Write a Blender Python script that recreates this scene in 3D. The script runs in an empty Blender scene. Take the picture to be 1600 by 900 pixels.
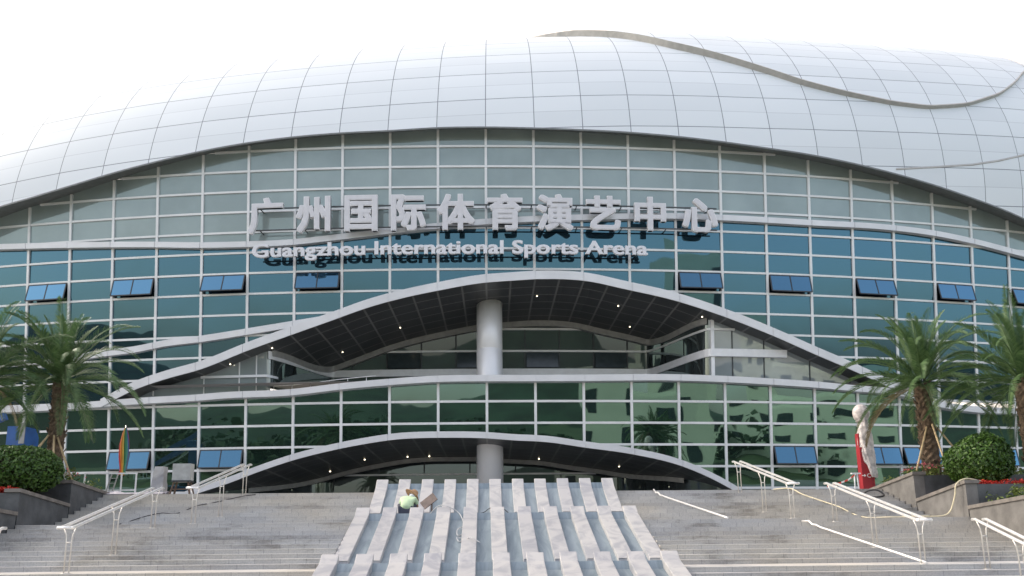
import bpy, bmesh, math, random
import numpy as np
from mathutils import Vector, Matrix, Quaternion
C = bpy.context.scene.collection
SC = bpy.context.scene
R = math.radians
PI = math.pi

# ------------------------------------------------------------------ camera
F = 1200.; PX, PY = 800., 604.65            # focal length and principal point in photo pixels (1600 x 900)
YAW, ROLL, CX, R0, DA, A0, PITCH, K = 0.036898, -0.0096197, 2.5569, 152.380, 0.0185272, -0.0156517, 0.1896516, -0.1033717
YC = 45 + R0
_f = np.array([math.sin(YAW)*math.cos(PITCH), math.cos(YAW)*math.cos(PITCH), math.sin(PITCH)])
_r = np.array([math.cos(YAW), -math.sin(YAW), 0.]); _u = np.cross(_r, _f)
_r, _u = math.cos(ROLL)*_r + math.sin(ROLL)*_u, math.cos(ROLL)*_u - math.sin(ROLL)*_r
cam_d = bpy.data.cameras.new('camera'); cam = bpy.data.objects.new('camera', cam_d); C.objects.link(cam)
cam.matrix_world = Matrix(((_r[0], _u[0], -_f[0], 0), (_r[1], _u[1], -_f[1], 0), (_r[2], _u[2], -_f[2], 0), (0, 0, 0, 1)))
cam_d.sensor_width = 36; cam_d.lens = F/1600*36; cam_d.shift_y = (PY-450)/1600
cam_d.clip_start = .1; cam_d.clip_end = 3000
SC.camera = cam

# ------------------------------------------------------------------ light
VEIL = (.30, .90, 2.9)                       # haze share of the sky in front of / behind the arena, haze brightness
SUN_EL, SUN_DIR = 34., (-.94, .34)          # sun from the left and a little behind the arena
w = bpy.data.worlds.new('World'); SC.world = w; w.use_nodes = True
nt = w.node_tree; nt.nodes.clear()
sky = nt.nodes.new('ShaderNodeTexSky'); sky.sky_type = 'NISHITA'; sky.sun_disc = False
sky.sun_elevation = R(SUN_EL); sky.sun_rotation = math.atan2(SUN_DIR[0], SUN_DIR[1])
sky.air_density = 1.0; sky.dust_density = 5.0; sky.ozone_density = .3
bg = nt.nodes.new('ShaderNodeBackground'); bg.inputs[1].default_value = .15
wo = nt.nodes.new('ShaderNodeOutputWorld')
# thin white haze veil, thickest on the sun's side of the sky behind the arena
tcw = nt.nodes.new('ShaderNodeTexCoord'); spw = nt.nodes.new('ShaderNodeSeparateXYZ'); mrw = nt.nodes.new('ShaderNodeMapRange'); mxw = nt.nodes.new('ShaderNodeMix'); mxw.data_type = 'RGBA'
nt.links.new(tcw.outputs['Generated'], spw.inputs[0]); nt.links.new(spw.outputs[1], mrw.inputs[0])
mrw.inputs[1].default_value = -.35; mrw.inputs[2].default_value = .55; mrw.inputs[3].default_value = VEIL[0]; mrw.inputs[4].default_value = VEIL[1]; mrw.interpolation_type = 'SMOOTHSTEP'
nt.links.new(mrw.outputs[0], mxw.inputs[0]); nt.links.new(sky.outputs[0], mxw.inputs[6]); mxw.inputs[7].default_value = (VEIL[2]*1.16, VEIL[2]*1.0, VEIL[2]*.86, 1)
nt.links.new(mxw.outputs[2], bg.inputs[0]); nt.links.new(bg.outputs[0], wo.inputs[0])
sl = bpy.data.lights.new('sun', 'SUN'); so = bpy.data.objects.new('sun', sl); C.objects.link(so)
sl.energy = .65; sl.angle = R(10); sl.color = (1, .95, .86)
_s = Vector((SUN_DIR[0]*math.cos(R(SUN_EL)), SUN_DIR[1]*math.cos(R(SUN_EL)), math.sin(R(SUN_EL)))).normalized()
so.rotation_euler = _s.to_track_quat('Z', 'Y').to_euler(); so.location = (-30, 10, 60)
SC.view_settings.view_transform = 'Standard'; SC.view_settings.look = 'None'
SC.view_settings.exposure = 1.75; SC.view_settings.gamma = 1

# ------------------------------------------------------------------ pixel <-> place helpers
def ray(px, py): return _f + _r*((px-PX)/F) - _u*((py-PY)/F)
def at_y(px, py, Y): d = ray(px, py); return d*(Y/d[1])
def hit(px, py, radius_of):
    d = ray(px, py); lo, hi = 10., 160.
    for q in range(30, 90):                       # first crossing, so that nothing further in confuses the search
        if math.hypot(d[0]*q-CX, d[1]*q-YC) < radius_of(d[0]*q, d[1]*q, d[2]*q): lo, hi = q-1., float(q); break
    for _ in range(70):
        m = (lo+hi)/2
        if math.hypot(d[0]*m-CX, d[1]*m-YC) > radius_of(d[0]*m, d[1]*m, d[2]*m): lo = m
        else: hi = m
    p = d*lo
    return (math.atan2(p[0]-CX, YC-p[1])-A0)/DA+10, p[2]
def hit_cyl(px, py, off=0.): return hit(px, py, lambda x, y, z: R0-K*z+off)
def P(i, z, off=0.):
    a = A0+DA*(i-10); rr = R0-K*z+off
    return (CX+rr*math.sin(a), YC-rr*math.cos(a), z)
def frame(i):
    a = A0+DA*(i-10)
    n = Vector((math.sin(a), -math.cos(a), 0)); e = Vector((math.cos(a), math.sin(a), 0))
    return e, n
class Curve:
    """smooth curve z(i) through photo points lying on the facade"""
    def __init__(s, pts, off=0., radius=None):
        q = [hit(x, y, radius) if radius else hit_cyl(x, y, off) for x, y in pts]
        s.i = np.array([a for a, b in q]); s.z = np.array([b for a, b in q])
        h = np.diff(s.i); d = np.diff(s.z)/h
        s.m = np.concatenate([[d[0]], (d[:-1]*h[1:]+d[1:]*h[:-1])/(h[1:]+h[:-1]), [d[-1]]])
    def __call__(s, i):
        k = int(np.clip(np.searchsorted(s.i, i)-1, 0, len(s.i)-2)); h = s.i[k+1]-s.i[k]; t = (i-s.i[k])/h
        if t < 0: return float(s.z[0]+s.m[0]*(i-s.i[0]))
        if t > 1: return float(s.z[-1]+s.m[-1]*(i-s.i[-1]))
        return float((2*t**3-3*t**2+1)*s.z[k]+(t**3-2*t**2+t)*h*s.m[k]+(-2*t**3+3*t**2)*s.z[k+1]+(t**3-t**2)*h*s.m[k+1])

# ------------------------------------------------------------------ mesh helpers
class MB:
    def __init__(s): s.v = []; s.f = []; s.uv = {}; s.smooth = set()
    def face(s, pts, uv=None, smooth=False):
        n = len(s.v); s.v += [tuple(p) for p in pts]; s.f.append(tuple(range(n, n+len(pts))))
        if uv: s.uv[len(s.f)-1] = uv
        if smooth: s.smooth.add(len(s.f)-1)
    def grid(s, rows, uvs=None, smooth=True, flip=False):
        n = len(s.v); nr = len(rows); nc = len(rows[0])
        for r_ in rows: s.v += [tuple(p) for p in r_]
        for a in range(nr-1):
            for b in range(nc-1):
                q = [(a, b), (a, b+1), (a+1, b+1), (a+1, b)]
                if flip: q = q[::-1]
                s.f.append(tuple(n+x*nc+y for x, y in q))
                if smooth: s.smooth.add(len(s.f)-1)
                if uvs: s.uv[len(s.f)-1] = [uvs[x][y] for x, y in q]
    def hexa(s, p):
        n = len(s.v); s.v += [tuple(q) for q in p]
        for f in ((0, 3, 2, 1), (4, 5, 6, 7), (0, 1, 5, 4), (1, 2, 6, 5), (2, 3, 7, 6), (3, 0, 4, 7)):
            s.f.append(tuple(n+k for k in f))
    def box(s, c, d, rz=0., M=None):
        x, y, z = d[0]/2, d[1]/2, d[2]/2
        q = [Vector(t) for t in ((-x, -y, -z), (x, -y, -z), (x, y, -z), (-x, y, -z), (-x, -y, z), (x, -y, z), (x, y, z), (-x, y, z))]
        if M is None: M = Matrix.Rotation(rz, 3, 'Z')
        s.hexa([Vector(c)+M@t for t in q])
    def bar(s, p, q, w_, h_, up=(0, 0, 1)):
        p, q = Vector(p), Vector(q); d = (q-p).normalized(); up = Vector(up)
        sx = d.cross(up)
        if sx.length < 1e-4: sx = d.cross(Vector((0, 1, 0)))
        sx.normalize(); uu = sx.cross(d)
        a, b = sx*w_/2, uu*h_/2
        s.hexa([p-a-b, p+a-b, p+a+b, p-a+b, q-a-b, q+a-b, q+a+b, q-a+b])
    def loft(s, rings, cap=True, smooth=True, uv=False):
        n = len(s.v); m = len(rings[0])
        for r_ in rings: s.v += [tuple(p) for p in r_]
        for a in range(len(rings)-1):
            for b in range(m):
                c = (b+1) % m
                s.f.append((n+a*m+b, n+a*m+c, n+(a+1)*m+c, n+(a+1)*m+b))
                if smooth: s.smooth.add(len(s.f)-1)
        if cap:
            s.f.append(tuple(n+k for k in range(m))[::-1]); s.f.append(tuple(n+(len(rings)-1)*m+k for k in range(m)))
    def tube(s, pts, r_, n=8, cap=True):
        pts = [Vector(p) for p in pts]; rs = r_ if isinstance(r_, (list, tuple)) else [r_]*len(pts)
        rings = []; prev = None
        for k, p in enumerate(pts):
            d = (pts[min(k+1, len(pts)-1)]-pts[max(k-1, 0)]).normalized()
            if prev is None:
                prev = d.cross(Vector((0, 0, 1)))
                if prev.length < .05: prev = d.cross(Vector((1, 0, 0)))
            a = (prev-d*prev.dot(d)).normalized(); prev = a; b = d.cross(a)
            rings.append([p+(a*math.cos(2*PI*j/n)+b*math.sin(2*PI*j/n))*rs[k] for j in range(n)])
        s.loft(rings, cap)
    def lathe(s, c, prof, n=24, cap=True, M=None):
        rings = []
        for r_, z in prof:
            ring = [Vector((r_*math.cos(2*PI*j/n), r_*math.sin(2*PI*j/n), z)) for j in range(n)]
            rings.append([Vector(c)+(M@p if M else p) for p in ring])
        s.loft(rings, cap)
    def ball(s, c, d, n=14, m=9, jit=0., rnd=random):
        rows = []
        for a in range(1, m):
            th = PI*a/m
            rows.append([Vector(c)+Vector((d[0]*math.sin(th)*math.cos(2*PI*b/n), d[1]*math.sin(th)*math.sin(2*PI*b/n), -d[2]*math.cos(th)))*(1+jit*(rnd.random()-.5)) for b in range(n)])
        s.loft(rows, True)
    def build(s, name, m, parent=None, origin=None, recalc=False):
        o0 = Vector(parent.matrix_world.translation) if parent else Vector(origin or (0, 0, 0))
        if parent: o0 = Vector(parent['base'])
        me = bpy.data.meshes.new(name)
        me.from_pydata([tuple(Vector(p)-o0) for p in s.v], [], s.f)
        if s.uv:
            l = me.uv_layers.new(name='UVMap')
            for k, q in s.uv.items():
                for li, t in zip(me.polygons[k].loop_indices, q): l.data[li].uv = t
        for k in s.smooth: me.polygons[k].use_smooth = True
        if recalc:
            bm = bmesh.new(); bm.from_mesh(me); bmesh.ops.recalc_face_normals(bm, faces=bm.faces); bm.to_mesh(me); bm.free()
        me.materials.append(m); me.update()
        o = bpy.data.objects.new(name, me); C.objects.link(o)
        if parent: o.parent = parent; o['base'] = parent['base'] if False else tuple(o0)
        else: o.location = o0; o['base'] = tuple(o0)
        return o
def tag(o, label, cat, group=None):
    o['label'] = label; o['category'] = cat
    if group: o['group'] = group
    return o
def thing(name, label, cat, loc, group=None):
    o = bpy.data.objects.new(name, None); C.objects.link(o); o.location = loc; o['base'] = tuple(loc)
    o.empty_display_size = .2
    return tag(o, label, cat, group)
def struct(name, mb, m):
    o = mb.build(name, m); o['kind'] = 'structure'; return o
def solo(name, mb, m, label, cat, loc, group=None, **k):
    return tag(mb.build(name, m, origin=loc, **k), label, cat, group)

# ------------------------------------------------------------------ materials
def nodes(name):
    m = bpy.data.materials.new(name); m.use_nodes = True; t = m.node_tree
    return m, t, t.nodes, t.links, t.nodes['Principled BSDF']
def ramp(N, L, src, c0, c1, p0=.35, p1=.65):
    r_ = N.new('ShaderNodeValToRGB'); r_.color_ramp.elements[0].color = (*c0, 1); r_.color_ramp.elements[1].color = (*c1, 1)
    r_.color_ramp.elements[0].position = p0; r_.color_ramp.elements[1].position = p1
    L.new(src, r_.inputs[0]); return r_.outputs[0]
def mul(c, k): return tuple(min(1, x*k) for x in c)
def mat(name, col, rough=.5, metal=0., var=.12, scale=3., bump=0., bscale=None, spec=.5, island=False, coat=0.):
    m, t, N, L, b = nodes(name)
    tc = N.new('ShaderNodeTexCoord'); n = N.new('ShaderNodeTexNoise'); n.inputs['Scale'].default_value = scale; n.inputs['Detail'].default_value = 6
    L.new(tc.outputs['Object'], n.inputs[0])
    src = n.outputs[0]
    if island:
        g = N.new('ShaderNodeNewGeometry'); src = g.outputs['Random Per Island']
        c = ramp(N, L, src, mul(col, 1-var), mul(col, 1+var), 0, 1)
    else: c = ramp(N, L, src, mul(col, 1-var), mul(col, 1+var))
    L.new(c, b.inputs['Base Color'])
    b.inputs['Roughness'].default_value = rough; b.inputs['Metallic'].default_value = metal
    b.inputs['Specular IOR Level'].default_value = spec; b.inputs['Coat Weight'].default_value = coat
    if bump:
        n2 = N.new('ShaderNodeTexNoise'); n2.inputs['Scale'].default_value = bscale or scale*4; n2.inputs['Detail'].default_value = 5
        L.new(tc.outputs['Object'], n2.inputs[0])
        bp = N.new('ShaderNodeBump'); bp.inputs['Strength'].default_value = bump; bp.inputs['Distance'].default_value = .05
        L.new(n2.outputs[0], bp.inputs['Height']); L.new(bp.outputs[0], b.inputs['Normal'])
    return m
def glass(name, base, tint, refl, wob=.012, dirt=.15, fres=.75):
    m, t, N, L, b = nodes(name)
    tc = N.new('ShaderNodeTexCoord'); n = N.new('ShaderNodeTexNoise'); n.inputs['Scale'].default_value = .35; n.inputs['Detail'].default_value = 7
    L.new(tc.outputs['Object'], n.inputs[0])
    c = ramp(N, L, n.outputs[0], mul(base, 1-dirt), mul(base, 1+dirt)); L.new(c, b.inputs['Base Color'])
    b.inputs['Roughness'].default_value = .5; b.inputs['Specular IOR Level'].default_value = .15
    gl = N.new('ShaderNodeBsdfGlossy'); gl.inputs['Color'].default_value = (*tint, 1); gl.inputs['Roughness'].default_value = .015
    nb = N.new('ShaderNodeTexNoise'); nb.inputs['Scale'].default_value = .45; nb.inputs['Detail'].default_value = 1
    L.new(tc.outputs['Object'], nb.inputs[0])
    bp = N.new('ShaderNodeBump'); bp.inputs['Strength'].default_value = 1; bp.inputs['Distance'].default_value = wob
    L.new(nb.outputs[0], bp.inputs['Height']); L.new(bp.outputs[0], gl.inputs['Normal'])
    lw = N.new('ShaderNodeLayerWeight'); lw.inputs[0].default_value = .35
    mp = N.new('ShaderNodeMapRange'); mp.inputs[3].default_value = refl; mp.inputs[4].default_value = min(1, refl+(1-refl)*fres)
    L.new(lw.outputs['Fresnel'], mp.inputs[0])
    mx = N.new('ShaderNodeMixShader'); L.new(mp.outputs[0], mx.inputs[0]); L.new(b.outputs[0], mx.inputs[1]); L.new(gl.outputs[0], mx.inputs[2])
    L.new(mx.outputs[0], N['Material Output'].inputs[0])
    return m
def lines_uv(N, L, width, axis, period=1.):
    """1 on a joint line at every whole UV unit"""
    uv = N.new('ShaderNodeUVMap'); sp = N.new('ShaderNodeSeparateXYZ'); L.new(uv.outputs[0], sp.inputs[0])
    d = N.new('ShaderNodeMath'); d.operation = 'DIVIDE'; d.inputs[1].default_value = period; L.new(sp.outputs[axis], d.inputs[0])
    fr = N.new('ShaderNodeMath'); fr.operation = 'PINGPONG'; fr.inputs[1].default_value = .5; L.new(d.outputs[0], fr.inputs[0])
    lt = N.new('ShaderNodeMath'); lt.operation = 'LESS_THAN'; lt.inputs[1].default_value = width; L.new(fr.outputs[0], lt.inputs[0])
    return lt.outputs[0], uv
def mixc(N, L, fac, a, b):
    x = N.new('ShaderNodeMix'); x.data_type = 'RGBA'
    if isinstance(fac, float): x.inputs[0].default_value = fac
    else: L.new(fac, x.inputs[0])
    for k, c in ((6, a), (7, b)):
        if isinstance(c, tuple): x.inputs[k].default_value = (*c, 1)
        else: L.new(c, x.inputs[k])
    return x.outputs[2]
def math_node(N, L, op, a, b):
    x = N.new('ShaderNodeMath'); x.operation = op
    for k, c in ((0, a), (1, b)):
        if isinstance(c, (int, float)): x.inputs[k].default_value = c
        else: L.new(c, x.inputs[k])
    return x.outputs[0]

def roof_material():
    m, t, N, L, b = nodes('roof_panels')
    lu, uv = lines_uv(N, L, .008, 0); lv, _ = lines_uv(N, L, .010, 1, 2.); lw_, _ = lines_uv(N, L, .018, 1, 1.)
    fl = N.new('ShaderNodeVectorMath'); fl.operation = 'FLOOR'; L.new(uv.outputs[0], fl.inputs[0])
    wn = N.new('ShaderNodeTexWhiteNoise'); wn.noise_dimensions = '2D'; L.new(fl.outputs[0], wn.inputs[0])
    c = ramp(N, L, wn.outputs[0], (.655, .70, .73), (.71, .755, .785), 0, 1)
    c = mixc(N, L, math_node(N, L, 'MULTIPLY', lw_, .35), c, (.28, .30, .33))
    c = mixc(N, L, math_node(N, L, 'MAXIMUM', lu, lv), c, (.19, .21, .24))
    L.new(c, b.inputs['Base Color']); b.inputs['Metallic'].default_value = 0.; b.inputs['Roughness'].default_value = .55; b.inputs['Specular IOR Level'].default_value = .25
    return m
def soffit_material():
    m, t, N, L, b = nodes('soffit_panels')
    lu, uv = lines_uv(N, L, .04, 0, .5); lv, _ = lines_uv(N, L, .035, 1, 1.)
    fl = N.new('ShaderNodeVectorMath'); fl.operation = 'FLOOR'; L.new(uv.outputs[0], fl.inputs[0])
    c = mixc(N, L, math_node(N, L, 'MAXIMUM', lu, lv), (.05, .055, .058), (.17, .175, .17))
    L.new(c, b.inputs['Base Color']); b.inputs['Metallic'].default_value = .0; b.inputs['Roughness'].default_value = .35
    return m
def stone_steps():
    m, t, N, L, b = nodes('granite_steps')
    uv = N.new('ShaderNodeUVMap'); tc = N.new('ShaderNodeTexCoord')
    br = N.new('ShaderNodeTexBrick'); br.inputs['Scale'].default_value = 1; br.inputs['Brick Width'].default_value = .62; br.inputs['Row Height'].default_value = 1.
    br.inputs['Mortar Size'].default_value = .010; br.inputs['Mortar Smooth'].default_value = .1; br.inputs['Bias'].default_value = 0
    br.inputs[1].default_value = (.44, .425, .405, 1); br.inputs[2].default_value = (.50, .485, .46, 1); br.inputs[3].default_value = (.34, .335, .325, 1)
    L.new(uv.outputs[0], br.inputs[0])
    n = N.new('ShaderNodeTexNoise'); n.inputs['Scale'].default_value = .9; n.inputs['Detail'].default_value = 8; n.inputs['Roughness'].default_value = .7
    mp = N.new('ShaderNodeMapping'); mp.inputs['Scale'].default_value = (.45, .6, 1.6); L.new(tc.outputs['Object'], mp.inputs[0]); L.new(mp.outputs[0], n.inputs[0])
    st = ramp(N, L, n.outputs[0], (1, 1, 1), (.48, .46, .43), .53, .70)
    g = N.new('ShaderNodeTexNoise'); g.inputs['Scale'].default_value = 30; g.inputs['Detail'].default_value = 3; L.new(tc.outputs['Object'], g.inputs[0])
    gg = ramp(N, L, g.outputs[0], (.85, .85, .86), (1.1, 1.09, 1.06), .3, .7)
    wn = N.new('ShaderNodeTexNoise'); wn.inputs['Scale'].default_value = .22; wn.inputs['Detail'].default_value = 4; L.new(tc.outputs['Object'], wn.inputs[0])
    ww = ramp(N, L, wn.outputs[0], (.94, .97, 1.02), (1.03, 1.0, .94), .4, .62)
    x = br.outputs[0]
    fl = N.new('ShaderNodeSeparateXYZ'); L.new(uv.outputs[0], fl.inputs[0]); rw = N.new('ShaderNodeTexWhiteNoise'); rw.noise_dimensions = '1D'; L.new(math_node(N, L, 'FLOOR', fl.outputs[1], 0), rw.inputs['W'])
    rr = ramp(N, L, rw.outputs[0], (.90, .90, .91), (1.06, 1.06, 1.05), 0, 1)
    for q in (st, gg, ww, rr):
        k = N.new('ShaderNodeMix'); k.data_type = 'RGBA'; k.blend_type = 'MULTIPLY'; k.inputs[0].default_value = 1; L.new(x, k.inputs[6]); L.new(q, k.inputs[7]); x = k.outputs[2]
    L.new(x, b.inputs['Base Color']); b.inputs['Roughness'].default_value = .75
    bp = N.new('ShaderNodeBump'); bp.inputs['Strength'].default_value = .4; bp.inputs['Distance'].default_value = .01; L.new(br.outputs['Fac'], bp.inputs['Height']); bp.invert = True
    L.new(bp.outputs[0], b.inputs['Normal'])
    return m
def marble(name, base, vein, rough=.35, scale=1.3, p=(.45, .62), stretch=None):
    m, t, N, L, b = nodes(name)
    tc = N.new('ShaderNodeTexCoord'); oi = N.new('ShaderNodeObjectInfo')
    ad = N.new('ShaderNodeVectorMath'); ad.operation = 'ADD'; L.new(tc.outputs['Object'], ad.inputs[0])
    cm = N.new('ShaderNodeMath'); cm.operation = 'MULTIPLY'; cm.inputs[1].default_value = 40; L.new(oi.outputs['Random'], cm.inputs[0]); L.new(cm.outputs[0], ad.inputs[1])
    n = N.new('ShaderNodeTexNoise'); n.inputs['Scale'].default_value = scale; n.inputs['Detail'].default_value = 9; n.inputs['Roughness'].default_value = .62; n.inputs['Distortion'].default_value = 1.4
    if stretch:
        mpp = N.new('ShaderNodeMapping'); mpp.inputs['Scale'].default_value = stretch; L.new(ad.outputs[0], mpp.inputs[0]); L.new(mpp.outputs[0], n.inputs[0])
    else: L.new(ad.outputs[0], n.inputs[0])
    c = ramp(N, L, n.outputs[0], base, vein, *p)
    v = ramp(N, L, oi.outputs['Random'], (.9, .9, .92), (1.06, 1.05, 1.03), 0, 1)
    k = N.new('ShaderNodeMix'); k.data_type = 'RGBA'; k.blend_type = 'MULTIPLY'; k.inputs[0].default_value = 1; L.new(c, k.inputs[6]); L.new(v, k.inputs[7])
    L.new(k.outputs[2], b.inputs['Base Color']); b.inputs['Roughness'].default_value = rough
    return m
def leaf_mat(name, c0, c1, rough=.5, trans=.25):
    m, t, N, L, b = nodes(name)
    g = N.new('ShaderNodeNewGeometry'); c = ramp(N, L, g.outputs['Random Per Island'], c0, c1, 0, 1)
    L.new(c, b.inputs['Base Color']); b.inputs['Roughness'].default_value = rough; b.inputs['Specular IOR Level'].default_value = .35
    tr = N.new('ShaderNodeBsdfTranslucent'); L.new(c, tr.inputs[0])
    mx = N.new('ShaderNodeMixShader'); mx.inputs[0].default_value = trans; L.new(b.outputs[0], mx.inputs[1]); L.new(tr.outputs[0], mx.inputs[2])
    L.new(mx.outputs[0], N['Material Output'].inputs[0])
    return m
def emit(name, col, s):
    m, t, N, L, b = nodes(name); b.inputs['Emission Color'].default_value = (*col, 1); b.inputs['Emission Strength'].default_value = s; b.inputs['Base Color'].default_value = (*col, 1)
    return m

M_ROOF = roof_material(); M_SOFFIT = soffit_material(); M_STEP = stone_steps()
M_EDGE = mat('roof_edge_metal', (.44, .43, .41), .5, .3, .08)
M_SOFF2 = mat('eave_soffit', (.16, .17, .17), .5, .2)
M_FRAME = mat('aluminium_frame', (.70, .71, .71), .45, .2, .05, 1)
M_BAND = mat('fascia_aluminium', (.66, .67, .69), .42, .25, .05, .8)
M_WHITE = mat('white_metal', (.74, .75, .77), .4, .15, .04)
M_STEEL = mat('polished_steel', (.90, .89, .87), .32, .6, .06, 6)
M_POST = mat('brushed_steel', (.66, .64, .60), .45, .8, .1, 6)
M_SUPP = mat('grey_support', (.10, .11, .12), .5, .3)
M_DARKM = mat('dark_metal', (.045, .05, .055), .45, .5)
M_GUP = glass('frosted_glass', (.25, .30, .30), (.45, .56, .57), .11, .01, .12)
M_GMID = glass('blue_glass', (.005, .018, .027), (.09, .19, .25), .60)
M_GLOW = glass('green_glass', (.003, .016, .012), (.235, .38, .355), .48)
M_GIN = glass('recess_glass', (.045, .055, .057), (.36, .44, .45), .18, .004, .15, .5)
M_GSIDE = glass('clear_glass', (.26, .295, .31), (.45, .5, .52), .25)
M_GWIN = glass('window_glass', (.01, .05, .10), (.10, .215, .31), .62, .004)
M_LIGHT = emit('downlight_glow', (1, .86, .62), 1.6)
M_COL = mat('column_cladding', (.78, .78, .78), .42, .25, .04, .6)
M_LETTER = mat('letter_edge', (.78, .78, .80), .4, .1, .03)
M_FACE = mat('letter_face', (.61, .61, .64), .45, .1, .04)
M_EFACE = mat('small_letter_face', (.68, .69, .73), .45, .1, .04)
M_SLAB = marble('white_marble', (.45, .445, .44), (.32, .325, .345))
M_TROUGH = marble('blue_grey_marble', (.24, .295, .335), (.125, .17, .205), .4, 1.2, (.36, .7), (2.2, .45, .45))
M_GRAN_SHADE = mat('dark_shaded_granite', (.075, .08, .085), .5, 0, .25, 2.5, .15)  # dark stone, with the shade on front and left walls put into its colour
M_GRAN_SUN = mat('sunlit_granite', (.15, .145, .138), .6, 0, .2, 2.5, .15)  # lighter copy of the planter stone, sunlight put into its colour
M_COPE = mat('granite_coping', (.17, .155, .14), .6, 0, .2, 4)
M_SOIL = mat('soil', (.05, .04, .03), .95, 0, .3, 8, .6)
M_FROND = leaf_mat('palm_leaflet', (.045, .10, .035), (.13, .21, .08), .45, .25)
M_DRY = leaf_mat('dry_leaflet', (.16, .13, .07), (.28, .23, .13), .6, .2)
M_RACHIS = mat('palm_rachis', (.16, .17, .06), .55)
M_TRUNK = mat('palm_trunk', (.12, .085, .055), .9, 0, .45, 9, .8, 30)
M_LEAF = leaf_mat('bush_leaf', (.02, .055, .010), (.075, .15, .025), .4, .2)
M_COVER = leaf_mat('ground_cover_leaf', (.05, .09, .02), (.16, .2, .05), .5, .25)
M_REDF = leaf_mat('red_flower', (.35, .015, .012), (.55, .05, .03), .6)
M_PINK = leaf_mat('pink_flower', (.55, .10, .16), (.70, .22, .22), .6)
M_BAMB = mat('bamboo', (.42, .32, .18), .55, 0, .2, 10)
M_RED = mat('red_panel', (.30, .02, .028), .45, 0, .08)
M_PLAST = mat('plastic_wrap', (.50, .46, .44), .4, 0, .3, 6, .6, 14)
M_HOSE = mat('cream_hose', (.58, .52, .36), .5)
M_HOSEW = mat('grey_white_hose', (.42, .43, .44), .5)
M_BLACK = mat('black_rubber', (.02, .02, .022), .5)
M_PLAZA = mat('paving', (.30, .29, .28), .8, 0, .12, .5, .2)
M_GRASS = mat('lawn', (.055, .085, .03), .95, 0, .3, .15)
M_HILL = mat('hill_forest', (.024, .048, .028), .95, 0, .4, .05, 1., .2)
M_TREE = leaf_mat('tree_leaf', (.018, .045, .02), (.042, .08, .036), .6)
M_PALE = mat('pale_concrete', (.55, .60, .52), .8, 0, .06, .2)
M_DWIN = mat('dark_window', (.03, .045, .05), .15, 0, .1)

# ------------------------------------------------------------------ setting: ground, platform, stairs
ZP = 1.47; XL, XR = -13.05, 14.12; ZG = -1.60
g = MB(); g.face([(-1500, -1500, ZG-.02), (1500, -1500, ZG-.02), (1500, 1500, ZG-.02), (-1500, 1500, ZG-.02)]); struct('ground', g, M_GRASS)
g = MB(); g.face([(-45, -22, ZG), (45, -22, ZG), (45, 15.2, ZG), (-45, 15.2, ZG)]); struct('plaza', g, M_PLAZA)
g = MB(); g.hexa([(-75, 27.02, ZG-.1), (75, 27.02, ZG-.1), (75, 90, ZG-.1), (-75, 90, ZG-.1), (-75, 27.02, ZP-.004), (75, 27.02, ZP-.004), (75, 90, ZP-.004), (-75, 90, ZP-.004)]); struct('terrace', g, M_PLAZA)
st = MB(); prof = [(30.0, ZP)]; y, z = 27.0, ZP; NOSE = .008
def flight(y0, n, rise, tread):
    global z
    yy = y0
    for j in range(n):
        prof.append((yy-NOSE, z)); prof.append((yy-NOSE, z-.03)); prof.append((yy, z-.03)); z -= rise; prof.append((yy, z)); yy -= tread
flight(27.0, 9, .1211, .35)
flight(22.2, 10, .114, .36)
flight(17.6, 7, .12, .34)
prof.append((14.9, z))
GAP = (-3.755, 4.515)
row = -1
for k in range(len(prof)-1):
    (y0, z0), (y1, z1) = prof[k], prof[k+1]
    if z1 == z0 and y0-y1 > .1: row += 1; v0, v1 = row+.35, row+.6
    elif z1 == z0: v0, v1 = row+.6, row+.61
    else: v0, v1 = row+.03, row+.99
    for xa, xb in (((XL, XR),) if k == 0 else ((XL, GAP[0]), (GAP[1], XR))):       # the cascade sits in the gap
        st.face([(xa, y0, z0), (xb, y0, z0), (xb, y1, z1), (xa, y1, z1)][::-1], [(xa, v0), (xb, v0), (xb, v1), (xa, v1)][::-1])
for xg, fl_ in ((GAP[0], False), (GAP[1], True)):     # end walls of the steps along the cascade
    for (y0, z0), (y1, z1) in zip(prof[1:-1], prof[2:]):
        if y0-y1 > 1e-4:
            q = [(xg, y0, z0), (xg, y1, z0), (xg, y1, ZG-.3), (xg, y0, ZG-.3)]
            st.face(q if fl_ else q[::-1], [(t[1], t[2]*8) for t in (q if fl_ else q[::-1])])
struct('stairs', st, M_STEP)
def stair_z(Y):
    zz = prof[0][1]
    for (y0, z0) in prof:
        if y0 >= Y-1e-6: zz = z0
    return zz

# ------------------------------------------------------------------ arena curves
ARCH = Curve([(150, 634), (214, 601), (258, 586), (315, 570), (385, 542), (457, 516), (519, 494), (575, 474), (630, 459), (687, 447), (750, 436), (800, 432), (844, 429.5), (919, 433), (975, 445), (1050, 462), (1125, 486), (1200, 515), (1275, 548), (1331, 572), (1390, 599), (1440, 622)], .6)
B3 = Curve([(-160, 640), (30, 640), (90, 637), (150, 633), (229, 627), (315, 622), (350, 619), (457, 614), (533, 605), (609, 598), (687, 593), (750, 592), (800, 592), (915, 591.5), (1061, 591), (1132, 593.5), (1204, 597.5), (1271, 602), (1335, 608), (1400, 614), (1463, 632), (1527, 641), (1580, 643), (1760, 650)], .3)
LOW = Curve([(260, 783), (306, 767), (355, 751), (405, 732), (459, 714), (514, 700), (569, 689), (612, 682.5), (700, 679), (760, 680), (800, 683), (856, 686), (911, 694), (989, 705), (1064, 723), (1133, 754), (1160, 770), (1190, 788)], .6)
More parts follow.
